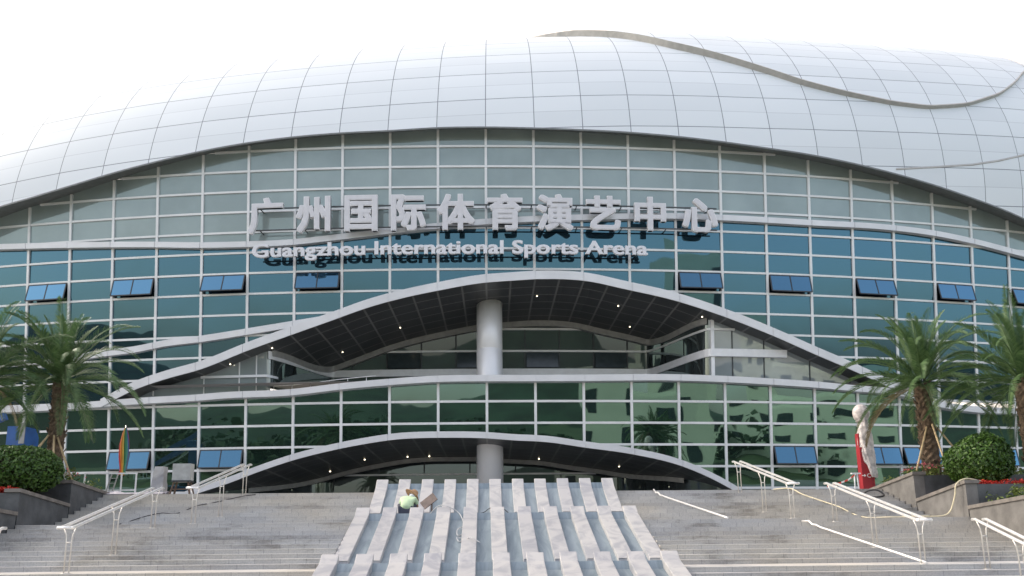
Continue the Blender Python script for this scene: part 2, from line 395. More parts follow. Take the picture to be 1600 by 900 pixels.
B1 = Curve([(-160, 391), (0, 386.5), (110, 384), (234, 383), (315, 384), (370, 383), (460, 379), (532, 371), (607, 362), (682, 354), (750, 348), (835, 343), (910, 340.5), (982, 339), (1057, 338.5), (1125, 341), (1267, 349), (1395, 357), (1465, 366.5), (1520, 378), (1580, 393.5), (1640, 410), (1760, 450)], .2)
B2 = Curve([(60, 571), (100, 562), (160, 553), (214, 546), (258, 537), (315, 530), (385, 519), (440, 510), (500, 500)], .2)
KI = [-8, -3, 1, 4, 7, 10, 13, 16, 19, 23, 28]; KZ = [16.83, 17.96, 19.4, 20.03, 20.48, 20.97, 21.47, 21.64, 22.1, 22.95, 23.65]
RC, RHO = R0-12.45, 16.
def zc(i): return float(np.interp(i, KI, KZ))
def zc_s(i): return sum(zc(i+d)*wt for d, wt in ((-1.5, .25), (0, .5), (1.5, .25)))
def roof_rad(x, y, z):
    i = (math.atan2(x-CX, YC-y)-A0)/DA+10; q = RHO**2-(z-zc_s(i))**2
    return RC+math.sqrt(q) if q > 0 else 0.
def roofP(i, phi, add=0., dz=0.):
    a = A0+DA*(i-10); rr = RC+(RHO+add)*math.cos(phi); z = zc_s(i)+(RHO+add)*math.sin(phi)+dz
    return (CX+rr*math.sin(a), YC-rr*math.cos(a), z)
EAVE = Curve([(-170, 395), (-80, 353), (0, 322), (48, 308), (114, 288), (181, 268), (250, 250), (320, 234), (391, 221.5), (463, 212.5), (537, 206.5), (610, 203), (684, 198.5), (759, 197.5), (833, 199), (906, 201.5), (980, 205.5), (1052, 211.5), (1122, 219.5), (1193, 229.5), (1260, 239.5), (1326, 252.5), (1392, 268.5), (1455, 286.5), (1517, 307.5), (1574, 329), (1605, 343), (1680, 378), (1770, 425)], radius=roof_rad)
I0, I1 = -4, 27
DZ = 1.245
ROWS = [15.45+DZ*k for k in range(-6, 9)]
ROWL = [2.58+1.265*k for k in range(-1, 6)]
i_al, i_ar = ARCH.i[0]+.35, ARCH.i[-1]-.35
i_ll, i_lr = LOW.i[0]+.5, LOW.i[-1]-.5
def in_arch(i): return i_al < i < i_ar
def glass_top(i): return EAVE(i)+.38
def mid_bottom(i): return max(ARCH(i), B3(i)) if in_arch(i) else B3(i)
def low_bottom(i): return max(ZP, LOW(i)) if i_ll < i < i_lr else ZP

base = (P(9.5, ZP)[0], P(9.5, ZP)[1], ZP)
ARENA = thing('arena', 'huge arena with silver panelled roof and curved blue glass front behind the stairs', 'arena', base)

# roof shell
NI = 150; NPH = 34
iis = [I0-4+(I1-I0+8)*k/NI for k in range(NI+1)]
rows, uvs = [], []
for i in iis:
    s = (EAVE(i)-zc_s(i))/RHO; p0 = math.asin(max(-.95, min(.95, s)))
    row_, uv_ = [], []
    for k in range(NPH+1):
        ph = p0+(R(100)-p0)*k/NPH
        row_.append(roofP(i, ph)); uv_.append((i, ph*RHO/1.22))
    rows.append(row_); uvs.append(uv_)
mb = MB(); mb.grid(rows, uvs, True, True); mb.build('roof', M_ROOF, ARENA)
mb = MB()   # thickness of the roof rim and the eave soffit back to the glass
r1 = [roofP(i, math.asin(max(-.95, min(.95, (EAVE(i)-zc_s(i))/RHO)))) for i in iis]
def lift(p, dz): return (p[0], p[1], p[2]+dz)
r2 = [lift(p, -.10) for p in r1]
r3 = [P(i, EAVE(i)+.34, -.08) for i in iis]
mb.grid([r1, r2], None, False); mb.grid([r2, r3], None, False)
mb.build('eave', M_SOFF2, ARENA)

# raised upper roof layer with its wavy edge
UP = []
for px, py in [(972, 60), (1046, 75), (1100, 87), (1172, 107), (1250, 132), (1320, 149), (1390, 163), (1450, 170), (1510, 166), (1560, 150), (1585, 131), (1601, 110)]:
    i, zz = hit(px, py, roof_rad); UP.append((i, math.asin(min(1, (zz-zc_s(i))/RHO))))
def ix(px): return hit_cyl(px, 205)[0]
UP = [(ix(805), R(68)), (ix(830), R(64)), (ix(868), R(60)), (ix(912), R(56.5))]+UP+[(UP[-1][0]+.5, R(66)), (UP[-1][0]+.9, R(92))]
ui = np.array([a for a, b in UP]); up_ = np.array([b for a, b in UP])
ks = np.concatenate([np.linspace(ui[0], ui[0]+1.2, 14)[:-1], np.linspace(ui[0]+1.2, ui[-1]-1.2, 60), np.linspace(ui[-1]-1.2, ui[-1], 16)[1:]])
edge = [float(np.interp(k, ui, up_)) for k in ks]
edge = [edge[0]]+[(edge[k-1]+2*edge[k]+edge[k+1])/4 for k in range(1, len(edge)-1)]+[edge[-1]]
def UADD_(i): return .38*min(1, max(.06, (i-ui[0])/1.6))*(1-.45*max(0, min(1, (i-ui[0]-4)/5)))
rows, uvs = [], []
for i, e in zip(ks, edge):
    rows.append([roofP(i, e+(R(100)-e)*k/20, UADD_(i)) for k in range(21)])
    uvs.append([(i, (e+(R(100)-e)*k/20)*RHO/1.22+.4) for k in range(21)])
mb = MB(); mb.grid(rows, uvs, True, True); mb.build('upper_roof', M_ROOF, ARENA)
mb = MB(); mb.grid([[roofP(i, e, UADD_(i)+.03) for i, e in zip(ks, edge)], [roofP(i, e-.004, -.02) for i, e in zip(ks, edge)]], None, False)
mb.grid([[roofP(i, e+.006, UADD_(i)+.01) for i, e in zip(ks, edge)], [roofP(i, e, UADD_(i)+.03) for i, e in zip(ks, edge)]], None, False)
mb.build('upper_roof_edge', M_EDGE, ARENA)
mb = MB()   # thin overlapping seam low on the right of the roof
sm = [hit(px, py, roof_rad) for px, py in [(1400, 265), (1460, 262), (1520, 258), (1560, 252), (1600, 243), (1660, 226)]]
sp = [(i, math.asin(min(1, (zz-zc_s(i))/RHO))) for i, zz in sm]
mb.grid([[roofP(i, p_+.006, .03) for i, p_ in sp], [roofP(i, p_, .035) for i, p_ in sp], [roofP(i, p_-.002, 0) for i, p_ in sp]], None, False)
mb.build('roof_seam', M_EDGE, ARENA)

# glazing, bay by bay
rnd = random.Random(4)
def pane(mb, i, z0, z1, top, bot, lean=0., off=0., jit=.015, seg=6):
    c0, cu, cv = rnd.uniform(-jit, jit)*.3, rnd.uniform(-jit, jit), rnd.uniform(-jit, jit)
    A0_, A1_ = (lambda z: Vector(P(i, z, off))), (lambda z: Vector(P(i+1, z, off)))
    _, n = frame(i+.5)
    zm = (z0+z1)/2
    def pt(u, z): return A0_(z).lerp(A1_(z), u)+n*(c0+cu*(u-.5)*2+cv*(z-zm)-lean*(z-zm))
    for s in range(seg):
        u0, u1 = s/seg, (s+1)/seg
        t0, t1 = min(z1, top(i+u0)), min(z1, top(i+u1)); b0, b1 = max(z0, bot(i+u0)), max(z0, bot(i+u1))
        if t0 <= b0 and t1 <= b1: continue
        t0, t1 = max(t0, b0), max(t1, b1)
        mb.face([pt(u0, b0), pt(u1, b1), pt(u1, t1), pt(u0, t0)])
WIN_UP = [-4, -2, 0, 2, 4, 6, 14, 16, 18, 20, 22, 24]; WIN_LOW = [0, 2, 4, 16, 18, 19, 21]
def win_at(i, r_, low): return (low and i in WIN_LOW and r_ == 2) or (not low and i in WIN_UP and r_ == 5)
for i in range(I0, I1):
    mu, mm, ml = MB(), MB(), MB()
    for k in range(len(ROWS)-1):
        pane(mu, i, ROWS[k], ROWS[k+1], glass_top, B1)
        pane(mm, i, ROWS[k], ROWS[k+1], B1, mid_bottom, off=(-.12 if win_at(i, k, False) else 0))
    for k in range(len(ROWL)-1):
        pane(ml, i, ROWL[k], ROWL[k+1], B3, low_bottom, lean=.03, off=(-.12 if win_at(i, k, True) else 0))
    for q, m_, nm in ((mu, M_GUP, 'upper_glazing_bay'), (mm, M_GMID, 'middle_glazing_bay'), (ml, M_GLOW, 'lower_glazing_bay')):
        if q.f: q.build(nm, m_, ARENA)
# mullions and transoms
def spans(fn_lo, fn_hi): return fn_lo, fn_hi
def mull(i, z0, z1, w_=.15):
    if z1-z0 < .1: return
    e, n = frame(i); mb = MB(); h = e*w_/2
    a0, a1 = Vector(P(i, z0, .09)), Vector(P(i, z1, .09)); b0, b1 = Vector(P(i, z0, -.15)), Vector(P(i, z1, -.15))
    mb.hexa([b0-h, b0+h, a0+h, a0-h, b1-h, b1+h, a1+h, a1-h]); mb.build('mullion', M_FRAME, ARENA)
for i in range(I0, I1+1):
    mull(i, mid_bottom(i), glass_top(i)-.12); mull(i, low_bottom(i), B3(i))
def transom(z_, ok, h_=.12):
    mb = MB(); n_ = (I1-I0)*12; cur = []
    def flush():
        if len(cur) > 1:
            rings = []
            for i in cur: rings.append([P(i, z_-h_/2, -.14), P(i, z_-h_/2, .075), P(i, z_+h_/2, .075), P(i, z_+h_/2, -.14)])
            mb = MB(); mb.loft(rings, True, False); mb.build('transom', M_FRAME, ARENA)
    for k in range(n_+1):
        i = I0+(I1-I0)*k/n_
        if ok(i, z_): cur.append(i)
        else: flush(); cur.clear()
    flush()
for z_ in ROWS: transom(z_, lambda i, q: mid_bottom(i) < q < glass_top(i)-.12)
for z_ in ROWL[1:]: transom(z_, lambda i, q: low_bottom(i) < q < B3(i), .13)

# opening windows, hinged at the top and pushed out at the foot
for low, lst in ((False, WIN_UP), (True, WIN_LOW)):
    for i in lst:
        z0, z1 = (ROWL[2], ROWL[3]) if low else (ROWS[5], ROWS[6])
        z0 += .1; z1 -= .1; e, n = frame(i+.5)
        tl, tr = Vector(P(i, z1, .1)).lerp(Vector(P(i+1, z1, .1)), .05), Vector(P(i, z1, .1)).lerp(Vector(P(i+1, z1, .1)), .95)
        ang = R(rnd.uniform(8, 16)); H = z1-z0
        dn = (-Vector((0, 0, 1))*math.cos(ang)+n*math.sin(ang)); nn = (n*math.cos(ang)+Vector((0, 0, 1))*math.sin(ang))
        fr = MB(); t_ = .035
        for a, b in ((tl, tl+dn*H), (tr, tr+dn*H), ((tl+tr)/2, (tl+tr)/2+dn*H), (tl, tr), (tl+dn*H, tr+dn*H)): fr.bar(a, b, .07, .05, nn)
        fo = fr.build('awning_window', M_DARKM, ARENA); fo['base'] = ARENA['base']
        for u0, u1 in ((0, .5), (.5, 1)):
            a, b = tl.lerp(tr, u0), tl.lerp(tr, u1); pn = MB()
            pn.hexa([a-nn*.012, b-nn*.012, b+dn*H-nn*.012, a+dn*H-nn*.012, a+nn*.012, b+nn*.012, b+dn*H+nn*.012, a+dn*H+nn*.012])
            q = pn.build('pane', M_GWIN, ARENA); q.parent = fo

# fascia ribbons
def ribbon(name, crv, i0, i1, th, o0, o1, m_, taper=None, step=.2):
    n_ = int((i1-i0)/step)+1; rings = []; q = [(i0+(i1-i0)*k/n_, 0.) for k in range(n_+1)]
    for j in range(math.ceil(i0+.1), math.floor(i1-.1)+1):      # panel joints at every mullion
        q = [t for t in q if abs(t[0]-j) > .03]+[(j-.0065, 0.), (j-.006, .035), (j+.006, .035), (j+.0065, 0.)]
    for i, g_ in sorted(q):
        z_ = crv(i); t_ = th/2-g_*.5
        rings.append([P(i, z_-t_, o0-g_), P(i, z_+t_, o0-g_), P(i, z_+t_, o1), P(i, z_-t_, o1)])
    mb = MB(); mb.loft(rings, True, False); mb.build(name, m_, ARENA, recalc=True)
def bulge(i): return .9*max(0, 1-((i-9.8)/8.5)**2)
ribbon('wave_band', B1, I0, I1, .34, .32, -.1, M_BAND)
ribbon('wave_band', B2, B2.i[0], B2.i[-1], .38, .30, -.1, M_BAND)
ribbon('balcony_fascia', B3, I0, I1, .37, .55, -.2, M_BAND)
ribbon('canopy_fascia', ARCH, ARCH.i[0]+.1, ARCH.i[-1]-.1, .50, .62, .35, M_BAND)
ribbon('entrance_fascia', LOW, LOW.i[0]+.3, LOW.i[-1]-.3, .36, .62, .35, M_BAND)

# recess behind the canopy: plan line of the inner glass
DEEP = -6.6
i_s0, i_s1 = hit_cyl(408, 560)[0], hit_cyl(476, 560)[0]; i_s2, i_s3 = hit_cyl(1052, 560)[0], hit_cyl(1117, 560)[0]
def sst(t): t = max(0, min(1, t)); return t*t*(3-2*t)
def off_in(i):
    f_ = sst((i-i_s0)/(i_s1-i_s0))*(1-sst((i-i_s2)/(i_s3-i_s2)))
    return -.55+(DEEP+.55)*f_
def dense(i0, i1):
    q = list(np.linspace(i0, i1, 60))+list(np.linspace(i_s0, i_s1, 22))+list(np.linspace(i_s2, i_s3, 22))
    return sorted(x for x in q if i0 <= x <= i1)
def sof_z(i, t):
    d = .55*sst(-off_in(i)/6.)
    return ARCH(i)-.245-d*t-.02
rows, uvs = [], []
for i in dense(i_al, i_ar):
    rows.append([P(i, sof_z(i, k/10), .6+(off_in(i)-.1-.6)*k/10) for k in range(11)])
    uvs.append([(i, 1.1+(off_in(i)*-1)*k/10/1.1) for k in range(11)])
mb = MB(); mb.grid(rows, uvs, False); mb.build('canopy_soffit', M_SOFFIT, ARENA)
def wall(name, i0, i1, m_, top, bot, off):
    rs = []
    for i in dense(i0, i1):
        t_, b_ = top(i), bot(i)
        if t_ > b_: rs.append([P(i, b_, off(i)), P(i, t_, off(i))])
    mb = MB(); mb.grid(rs, None, True); mb.build(name, m_, ARENA)
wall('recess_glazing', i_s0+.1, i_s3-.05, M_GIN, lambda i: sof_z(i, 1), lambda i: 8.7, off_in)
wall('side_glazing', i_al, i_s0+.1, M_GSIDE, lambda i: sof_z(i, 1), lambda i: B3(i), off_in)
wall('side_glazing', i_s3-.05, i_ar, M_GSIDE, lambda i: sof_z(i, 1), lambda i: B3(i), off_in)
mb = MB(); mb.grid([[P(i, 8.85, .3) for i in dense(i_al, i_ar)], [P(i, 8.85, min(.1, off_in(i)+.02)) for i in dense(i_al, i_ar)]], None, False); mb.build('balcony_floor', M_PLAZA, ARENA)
def inner_band(name, z_, th, i0, i1, m_, proud=.12):
    rings = [[P(i, z_-th/2, off_in(i)+proud), P(i, z_+th/2, off_in(i)+proud), P(i, z_+th/2, off_in(i)-.05), P(i, z_-th/2, off_in(i)-.05)] for i in dense(i0, i1) if z_+th/2 < sof_z(i, 1)]
    if len(rings) > 1:
        mb = MB(); mb.loft(rings, True, False); mb.build(name, m_, ARENA, recalc=True)
inner_band('ledge_band', 10.68, .46, i_s0-.05, hit_cyl(1275, 550)[0], M_WHITE, .22)
inner_band('inner_transom', 12.12, .13, i_s0, i_ar, M_FRAME)
inner_band('inner_transom', 13.6, .13, i_s0, i_ar, M_FRAME)
inner_band('inner_transom', 9.42, .14, i_al, i_s0+.2, M_WHITE)
# inner edge beam of the soffit
def beam(name, fn, i0, i1, th, m_):
    rings = [[P(i, fn(i)-th, off_in(i)+.32), P(i, fn(i)+.03, off_in(i)+.32), P(i, fn(i)+.03, off_in(i)), P(i, fn(i)-th, off_in(i))] for i in dense(i0, i1)]
    mb = MB(); mb.loft(rings, True, False); mb.build(name, m_, ARENA, recalc=True)
M_BEAM = mat('grey_beam', (.30, .30, .29), .5, .1)
beam('soffit_beam', lambda i: sof_z(i, 1), i_s0+.15, i_s3-.1, .34, M_BEAM)
def vbar(name, i, z0, z1, off, w_, d_, m_):
    e, n = frame(i); mb = MB(); h = e*w_/2
    a0, a1, b0, b1 = Vector(P(i, z0, off)), Vector(P(i, z1, off)), Vector(P(i, z0, off-d_)), Vector(P(i, z1, off-d_))
    mb.hexa([b0-h, b0+h, a0+h, a0-h, b1-h, b1+h, a1+h, a1-h]); mb.build(name, m_, ARENA)
vbar('corner_post', i_s3+.02, 8.85, sof_z(i_s3, 1), off_in(i_s3)+.12, .2, .2, M_WHITE)
for px in (1150, 1200, 1272, 1335): 
    q = hit_cyl(px, 560)[0]; vbar('inner_mullion', q, 8.85, sof_z(q, 1)-.02, off_in(q)+.05, .05, .1, M_DARKM)
for px in (232, 312, 368, 395):
    q = hit_cyl(px, 590)[0]; vbar('inner_mullion', q, 8.4, max(8.5, sof_z(q, 1)-.02), off_in(q)+.05, .06, .1, M_FRAME)
for k in range(9):
    q = i_s1+(i_s2-i_s1)*(k+.5)/9; vbar('inner_mullion', q, 10.95, sof_z(q, 1)-.1, off_in(q)+.06, .09, .1, M_DARKM)
# dark opened ventilation lights in the recess
for k in (1, 3, 5, 7):
    q0 = i_s1+(i_s2-i_s1)*(k+.54)/9; q1 = i_s1+(i_s2-i_s1)*(k+1.46)/9
    mb = MB(); a, b = Vector(P(q0, 12.02, DEEP+.1)), Vector(P(q1, 12.02, DEEP+.1)); c_, d_ = Vector(P(q1, 10.98, DEEP+.30)), Vector(P(q0, 10.98, DEEP+.30))
    mb.face([d_, c_, b, a]); mb.build('vent_window', M_DWIN, ARENA)
# balcony rail on the left
mb = MB(); ra = [P(i, B3(i)+.62, -.4) for i in np.linspace(hit_cyl(424, 600)[0], hit_cyl(585, 596)[0], 12)]
mb.tube(ra, .025, 6)
for p in ra[::2]: mb.tube([lift(p, -.6), p], .02, 6)
mb.build('balcony_rail', M_STEEL, ARENA)
# column through both openings
ci = hit_cyl(764.5, 560)[0]; cp = Vector(P(ci, 8., -2.2)); mb = MB()
colr = .80
mb.lathe((cp.x, cp.y, 0), [(colr, ZP), (colr, 11.2), (colr-.012, 11.22), (colr-.012, 11.25), (colr, 11.27), (colr, sof_z(ci, .3)+.02)], 40)
mb.build('column', M_COL, ARENA)

# entrance recess under the lower canopy
j0, j1 = i_ll+.15, i_lr-.15
def lz(i, t): return LOW(i)-.19-.5*t
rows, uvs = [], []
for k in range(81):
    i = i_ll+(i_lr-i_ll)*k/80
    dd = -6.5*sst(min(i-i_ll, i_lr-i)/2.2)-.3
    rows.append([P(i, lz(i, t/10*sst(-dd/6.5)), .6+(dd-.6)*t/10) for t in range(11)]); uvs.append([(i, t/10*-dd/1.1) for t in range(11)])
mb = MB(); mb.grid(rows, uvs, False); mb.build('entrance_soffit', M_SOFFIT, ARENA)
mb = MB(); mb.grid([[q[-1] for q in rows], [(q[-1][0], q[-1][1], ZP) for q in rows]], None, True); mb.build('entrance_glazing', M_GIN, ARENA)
mb = MB(); rr_ = rows[6:-6]
mb.loft([[lift(q[-1], .02), lift(q[-2], .0), (q[-2][0], q[-2][1], q[-1][2]-.28), (q[-1][0], q[-1][1], q[-1][2]-.28)] for q in [(a[9], (a[9][0]+(a[9][0]-a[10][0])*.4, a[9][1]+(a[9][1]-a[10][1])*.4, a[9][2]), a[9]) for a in rr_]], True, False); mb.build('soffit_beam', M_BEAM, ARENA, recalc=True)
for k in range(9):
    q = i_ll+(i_lr-i_ll)*(k+1)/10; vbar('inner_mullion', q, ZP, lz(q, 1)-.05, -6.7, .08, .1, M_DARKM)
mb = MB(); mb.grid([[P(i, 3.9, -6.62) for i in np.linspace(i_ll+2.5, i_lr-2.5, 30)], [P(i, 4.02, -6.62) for i in np.linspace(i_ll+2.5, i_lr-2.5, 30)]], None, False); mb.build('inner_transom', M_FRAME, ARENA)
# downlights in both soffits
def lamp(p):
    mb = MB(); mb.lathe((p[0], p[1], p[2]-.03), [(.042, 0), (.042, .05)], 12); mb.build('downlight', M_LIGHT, ARENA)
for i, t in ((5.5, .45), (6.6, .7), (8.0, .6), (11.1, .35), (12.9, .35), (13.4, .75), (4.6, .7), (14.6, .5)):
    if in_arch(i): lamp(P(i, sof_z(i, t), .6+(off_in(i)-.7)*t))
for i, t in ((8.1, .8), (8.6, .85), (11.2, .8), (13.0, .6), (6.3, .75), (7.2, .6)):
    lamp(P(i, lz(i, t), .6-7.1*t))

# ------------------------------------------------------------------ lettering on the facade
def glyph(body, offset, extrude):
    c = bpy.data.curves.new('text', 'FONT'); c.body = body; c.offset = offset; c.extrude = extrude; c.resolution_u = 3
    o = bpy.data.objects.new('text', c); C.objects.link(o)
    bpy.context.view_layer.update()
    dg = bpy.context.evaluated_depsgraph_get(); me = bpy.data.meshes.new_from_object(o.evaluated_get(dg))
    v = np.array([q.co[:] for q in me.vertices]) if len(me.vertices) else np.zeros((0, 3)); f = [tuple(p.vertices) for p in me.polygons]
    bpy.data.objects.remove(o); bpy.data.curves.remove(c); bpy.data.meshes.remove(me)
    return v, f
def bold(v, f, dx, dy):
    """thicken a glyph with copies shifted sideways, each a hair behind the last"""
    V, Fc = [], []
    for k, (a, b) in enumerate(((0, 0), (dx, 0), (-dx, 0), (0, dy), (0, -dy), (dx, dy), (-dx, -dy), (dx, -dy), (-dx, dy))):
        n = sum(len(q) for q in V); q = v+np.array([a, b, 0]); q[:, 2] -= np.where(v[:, 2] > 0, .0006*k, -.0006*k)
        V.append(q); Fc += [tuple(i+n for i in t) for t in f]
    return np.concatenate(V), Fc
def place(v, f, name, m_, parent, i, z_, off, cx_, cy_, sx, sy, sz):
    e, n = frame(i); up = (Vector((0, 0, 1))+n*(-K)).normalized(); p = Vector(P(i, z_, off)); o0 = Vector(SIGN['base'])
    me = bpy.data.meshes.new(name)
    me.from_pydata([tuple(p+e*((q[0]-cx_)*sx)+up*((q[1]-cy_)*sy)+n*(q[2]*sz)-o0) for q in v], [], f); me.materials.append(m_)
    o = bpy.data.objects.new(name, me); C.objects.link(o); o.parent = parent; return o
SOFF = .85
zb = hit_cyl(715, 332, SOFF)[1]
sb = P(hit_cyl(750, 350, SOFF)[0], zb-1.4, 0)
SIGN = thing('chinese_sign', 'row of ten large grey Chinese characters standing off the glass above the smaller lettering', 'sign', sb)
chars = "广州国际体育演艺中心"; cpx = [415.5, 490, 564.5, 638.5, 713, 789, 867, 942.5, 1015.5, 1093.5]
for ch, px in zip(chars, cpx):
    i = hit_cyl(px, 335, SOFF)[0]
    v, f = bold(*glyph(ch, .012, .05), .026, .020); c0 = (v.min(0)+v.max(0))/2; hs = 2.16/(v[:, 1].max()-v[:, 1].min()); ws = 2.16/max(1.0, (v[:, 0].max()-v[:, 0].min()))
    sy = hs if ch not in '艺心中' else hs*.95; sx = min(ws, 2.2)
    L_ = place(v, f, 'character', M_LETTER, SIGN, i, zb, SOFF, c0[0], c0[1], sx, sy, 2.2)
    v, f = bold(*glyph(ch, .004, .006), .020, .014)
    place(v, f, 'character_face', M_FACE, L_, i, zb, SOFF+.112, c0[0], c0[1], sx, sy, 2.2)
def rail_bar(z_, off, pa, pb, r_, parent, name='support_rail'):
    ia, ib = hit_cyl(pa, 350, off)[0], hit_cyl(pb, 350, off)[0]; mb = MB()
    mb.tube([P(i, z_, off) for i in np.linspace(ia, ib, 24)], r_, 6)
    for i in np.linspace(ia+.15, ib-.15, 11): mb.tube([P(i, z_, off), P(i, z_, 0)], r_*.8, 6)
    mb.build(name, M_SUPP, parent)
rail_bar(hit_cyl(715, 320, .6)[1], .6, 395, 1120, .045, SIGN)
rail_bar(hit_cyl(715, 354, .6)[1], .6, 395, 1120, .045, SIGN)
ESIGN = thing('english_sign', 'smaller pale English lettering reading Guangzhou International Sports Arena along the glass front', 'sign', lift(sb, -1.2))
SIGN_B = SIGN; SIGN = ESIGN
text = "Guangzhou International Sports Arena"; EOFF = .95; zl = hit_cyl(700, 396.5, EOFF)[1]
v, f = glyph(text, .030, .05); x0, x1 = v[:, 0].min(), v[:, 0].max(); ia, ib = hit_cyl(394, 390, EOFF)[0], hit_cyl(1012, 390, EOFF)[0]
width_m = (ib-ia)*DA*(R0+1.5); sx = width_m/(x1-x0); sy = 1.10
for k, ch in enumerate(text):
    if ch == ' ': continue
    vp, _ = glyph(text[:k+1], .030, .05); v, f = bold(*glyph(ch, .006, .05), .024, .014); xr = vp[:, 0].max(); wd = v[:, 0].max()-v[:, 0].min()
    xc = xr-wd/2; i = ia+(ib-ia)*(xc-x0)/(x1-x0); cc = (v[:, 0].min()+v[:, 0].max())/2
    L_ = place(v, f, 'letter', M_LETTER, ESIGN, i, zl, EOFF, cc, 0, sx, sy, 1.4)
    v, f = bold(*glyph(ch, .001, .006), .016, .008); place(v, f, 'letter_face', M_EFACE, L_, i, zl, EOFF+.072, cc, 0, sx, sy, 1.4)
rail_bar(hit_cyl(700, 392, .8)[1], .8, 396, 1008, .05, ESIGN)

# ------------------------------------------------------------------ marble cascade in the middle of the stairs
CASC = thing('marble_cascade', 'stepped cascade of white marble slabs and blue grey channels in the middle of the stairs', 'cascade', (.38, 16, ZG))
tiers = [dict(slab=[(27.05, 1.92), (26.75, 1.63), (25.1, .71)], tr=[(26.9, 1.76), (26.8, 1.56), (25.0, .52), (22.97, .48)]),
         dict(slab=[(22.95, .81), (22.65, .58), (19.4, -.60)], tr=[(22.8, .63), (22.65, .42), (19.3, -.76), (18.27, -.80)]),
         dict(slab=[(18.25, -.41), (18.0, -.60), (15.8, -1.3)], tr=[(18.1, -.62), (17.95, -.80), (15.7, -1.47)])]
PITCHX, SW, XC0 = .785, .40, .38
for ti, T in enumerate(tiers):
    s0 = T['slab']
    for k in range(11):
        xc = XC0+(k-5)*PITCHX+rnd.uniform(-.008, .008); mb = MB(); bv = .012
        pr = [(y_, z_+rnd.uniform(-.006, .006)) for y_, z_ in s0]
        base_z = [(s0[-1][0], s0[-1][1]-.7), (s0[0][0], s0[-1][1]-.7)]
        poly = pr+base_z
        for a in (-1, 1): 
            q = [(xc+a*SW/2, y_, z_-(bv if z_ > base_z[0][1]+.2 else 0)) for y_, z_ in poly]
            mb.face(q if a > 0 else q[::-1])
        for a in range(len(pr)-1):
            (ya, za), (yb, zb_) = pr[a], pr[a+1]
            mb.face([(xc-SW/2+bv, ya, za), (xc-SW/2+bv, yb, zb_), (xc+SW/2-bv, yb, zb_), (xc+SW/2-bv, ya, za)])
            mb.face([(xc+SW/2-bv, ya, za), (xc+SW/2-bv, yb, zb_), (xc+SW/2, yb, zb_-bv), (xc+SW/2, ya, za-bv)])
            mb.face([(xc-SW/2, ya, za-bv), (xc-SW/2, yb, zb_-bv), (xc-SW/2+bv, yb, zb_), (xc-SW/2+bv, ya, za)])
        for (ya, za), zz in ((pr[-1], base_z[0][1]),):
            mb.face([(xc-SW/2, ya, zz), (xc+SW/2, ya, zz), (xc+SW/2, ya, za-bv), (xc-SW/2, ya, za-bv)])
        (ya, za) = pr[0]; mb.face([(xc+SW/2, ya, base_z[1][1]), (xc-SW/2, ya, base_z[1][1]), (xc-SW/2, ya, za-bv), (xc+SW/2, ya, za-bv)])
        mb.build('marble_slab', M_SLAB, CASC)
    mb = MB(); xa, xb = XC0-5*PITCHX-.15, XC0+5*PITCHX+.15; tr = T['tr']
    zb0 = tr[-1][1]-.6
    for a in range(len(tr)-1): mb.face([(xa, *tr[a]), (xa, *tr[a+1]), (xb, *tr[a+1]), (xb, *tr[a])])
    for x_ in (xa, xb):
        q = [(x_, y_, z_) for y_, z_ in tr]+[(x_, tr[-1][0], zb0), (x_, tr[0][0], zb0)]; mb.face(q if x_ == xb else q[::-1])
    mb.face([(xa, tr[-1][0], zb0), (xb, tr[-1][0], zb0), (xb, *tr[-1]), (xa, *tr[-1])]); mb.face([(xb, tr[0][0], zb0), (xa, tr[0][0], zb0), (xa, *tr[0]), (xb, *tr[0])])
    mb.build('channel_bed', M_TROUGH, CASC)

# ------------------------------------------------------------------ handrails
def handrail(X, ya, yb, label, H=1.0, sep=.26):
    za, zb_ = stair_z(ya+.02), stair_z(yb+.05)
    t = thing('handrail', label, 'handrail', (X, yb, zb_), 'twin tube steel handrails on the stairs')
    A, B = Vector((X, ya, za+H)), Vector((X, yb, zb_+H))
    for s in (-1, 1):
        mb = MB(); o = Vector((s*sep/2, 0, 0)); mb.tube([A+o+Vector((0, .12, .0)), A+o, B+o, B+o+Vector((0, -.15, 0))], .035, 10); mb.build('rail_tube', M_STEEL, t)
    mb = MB(); mb.tube([B+Vector((-sep/2-.0, -.14, 0)), B+Vector((sep/2, -.14, 0))], .03, 8); mb.build('end_tube', M_STEEL, t)
    for k in range(3):
        u_ = (.02, .5, .97)[k]; Y = ya+(yb-ya)*u_; top = A.lerp(B, u_); zf = stair_z(Y+.02)
        mb = MB()
        for s in (-1, 1):
            mb.tube([(X+s*.055, Y, zf), (X+s*.055, Y, top.z-.34), (X+s*.07, Y, top.z-.2), (X+s*sep/2, Y, top.z-.03)], .015, 8)
        mb.tube([(X-.055, Y, top.z-.36), (X+.055, Y, top.z-.36)], .018, 6)
        mb.lathe((X, Y, zf), [(.1, 0), (.1, .012)], 14)
        mb.build('post', M_POST, t)
handrail(8.98, 27.0, 22.25, 'steel handrail on the upper right flight, nearest the cascade of the right side rails')
handrail(10.1, 22.2, 17.65, 'steel handrail on the right landing below the red totem')
handrail(11.45, 17.6, 15.2, 'steel handrail at the right picture edge below the stone planters')
handrail(-8.25, 27.0, 22.25, 'steel handrail on the upper left flight beside the grey board on legs')
handrail(-9.25, 22.2, 17.65, 'long steel handrail below the white marble block on the left stairs')
handrail(-10.75, 17.6, 15.2, 'steel handrail at the lower left corner of the stairs')
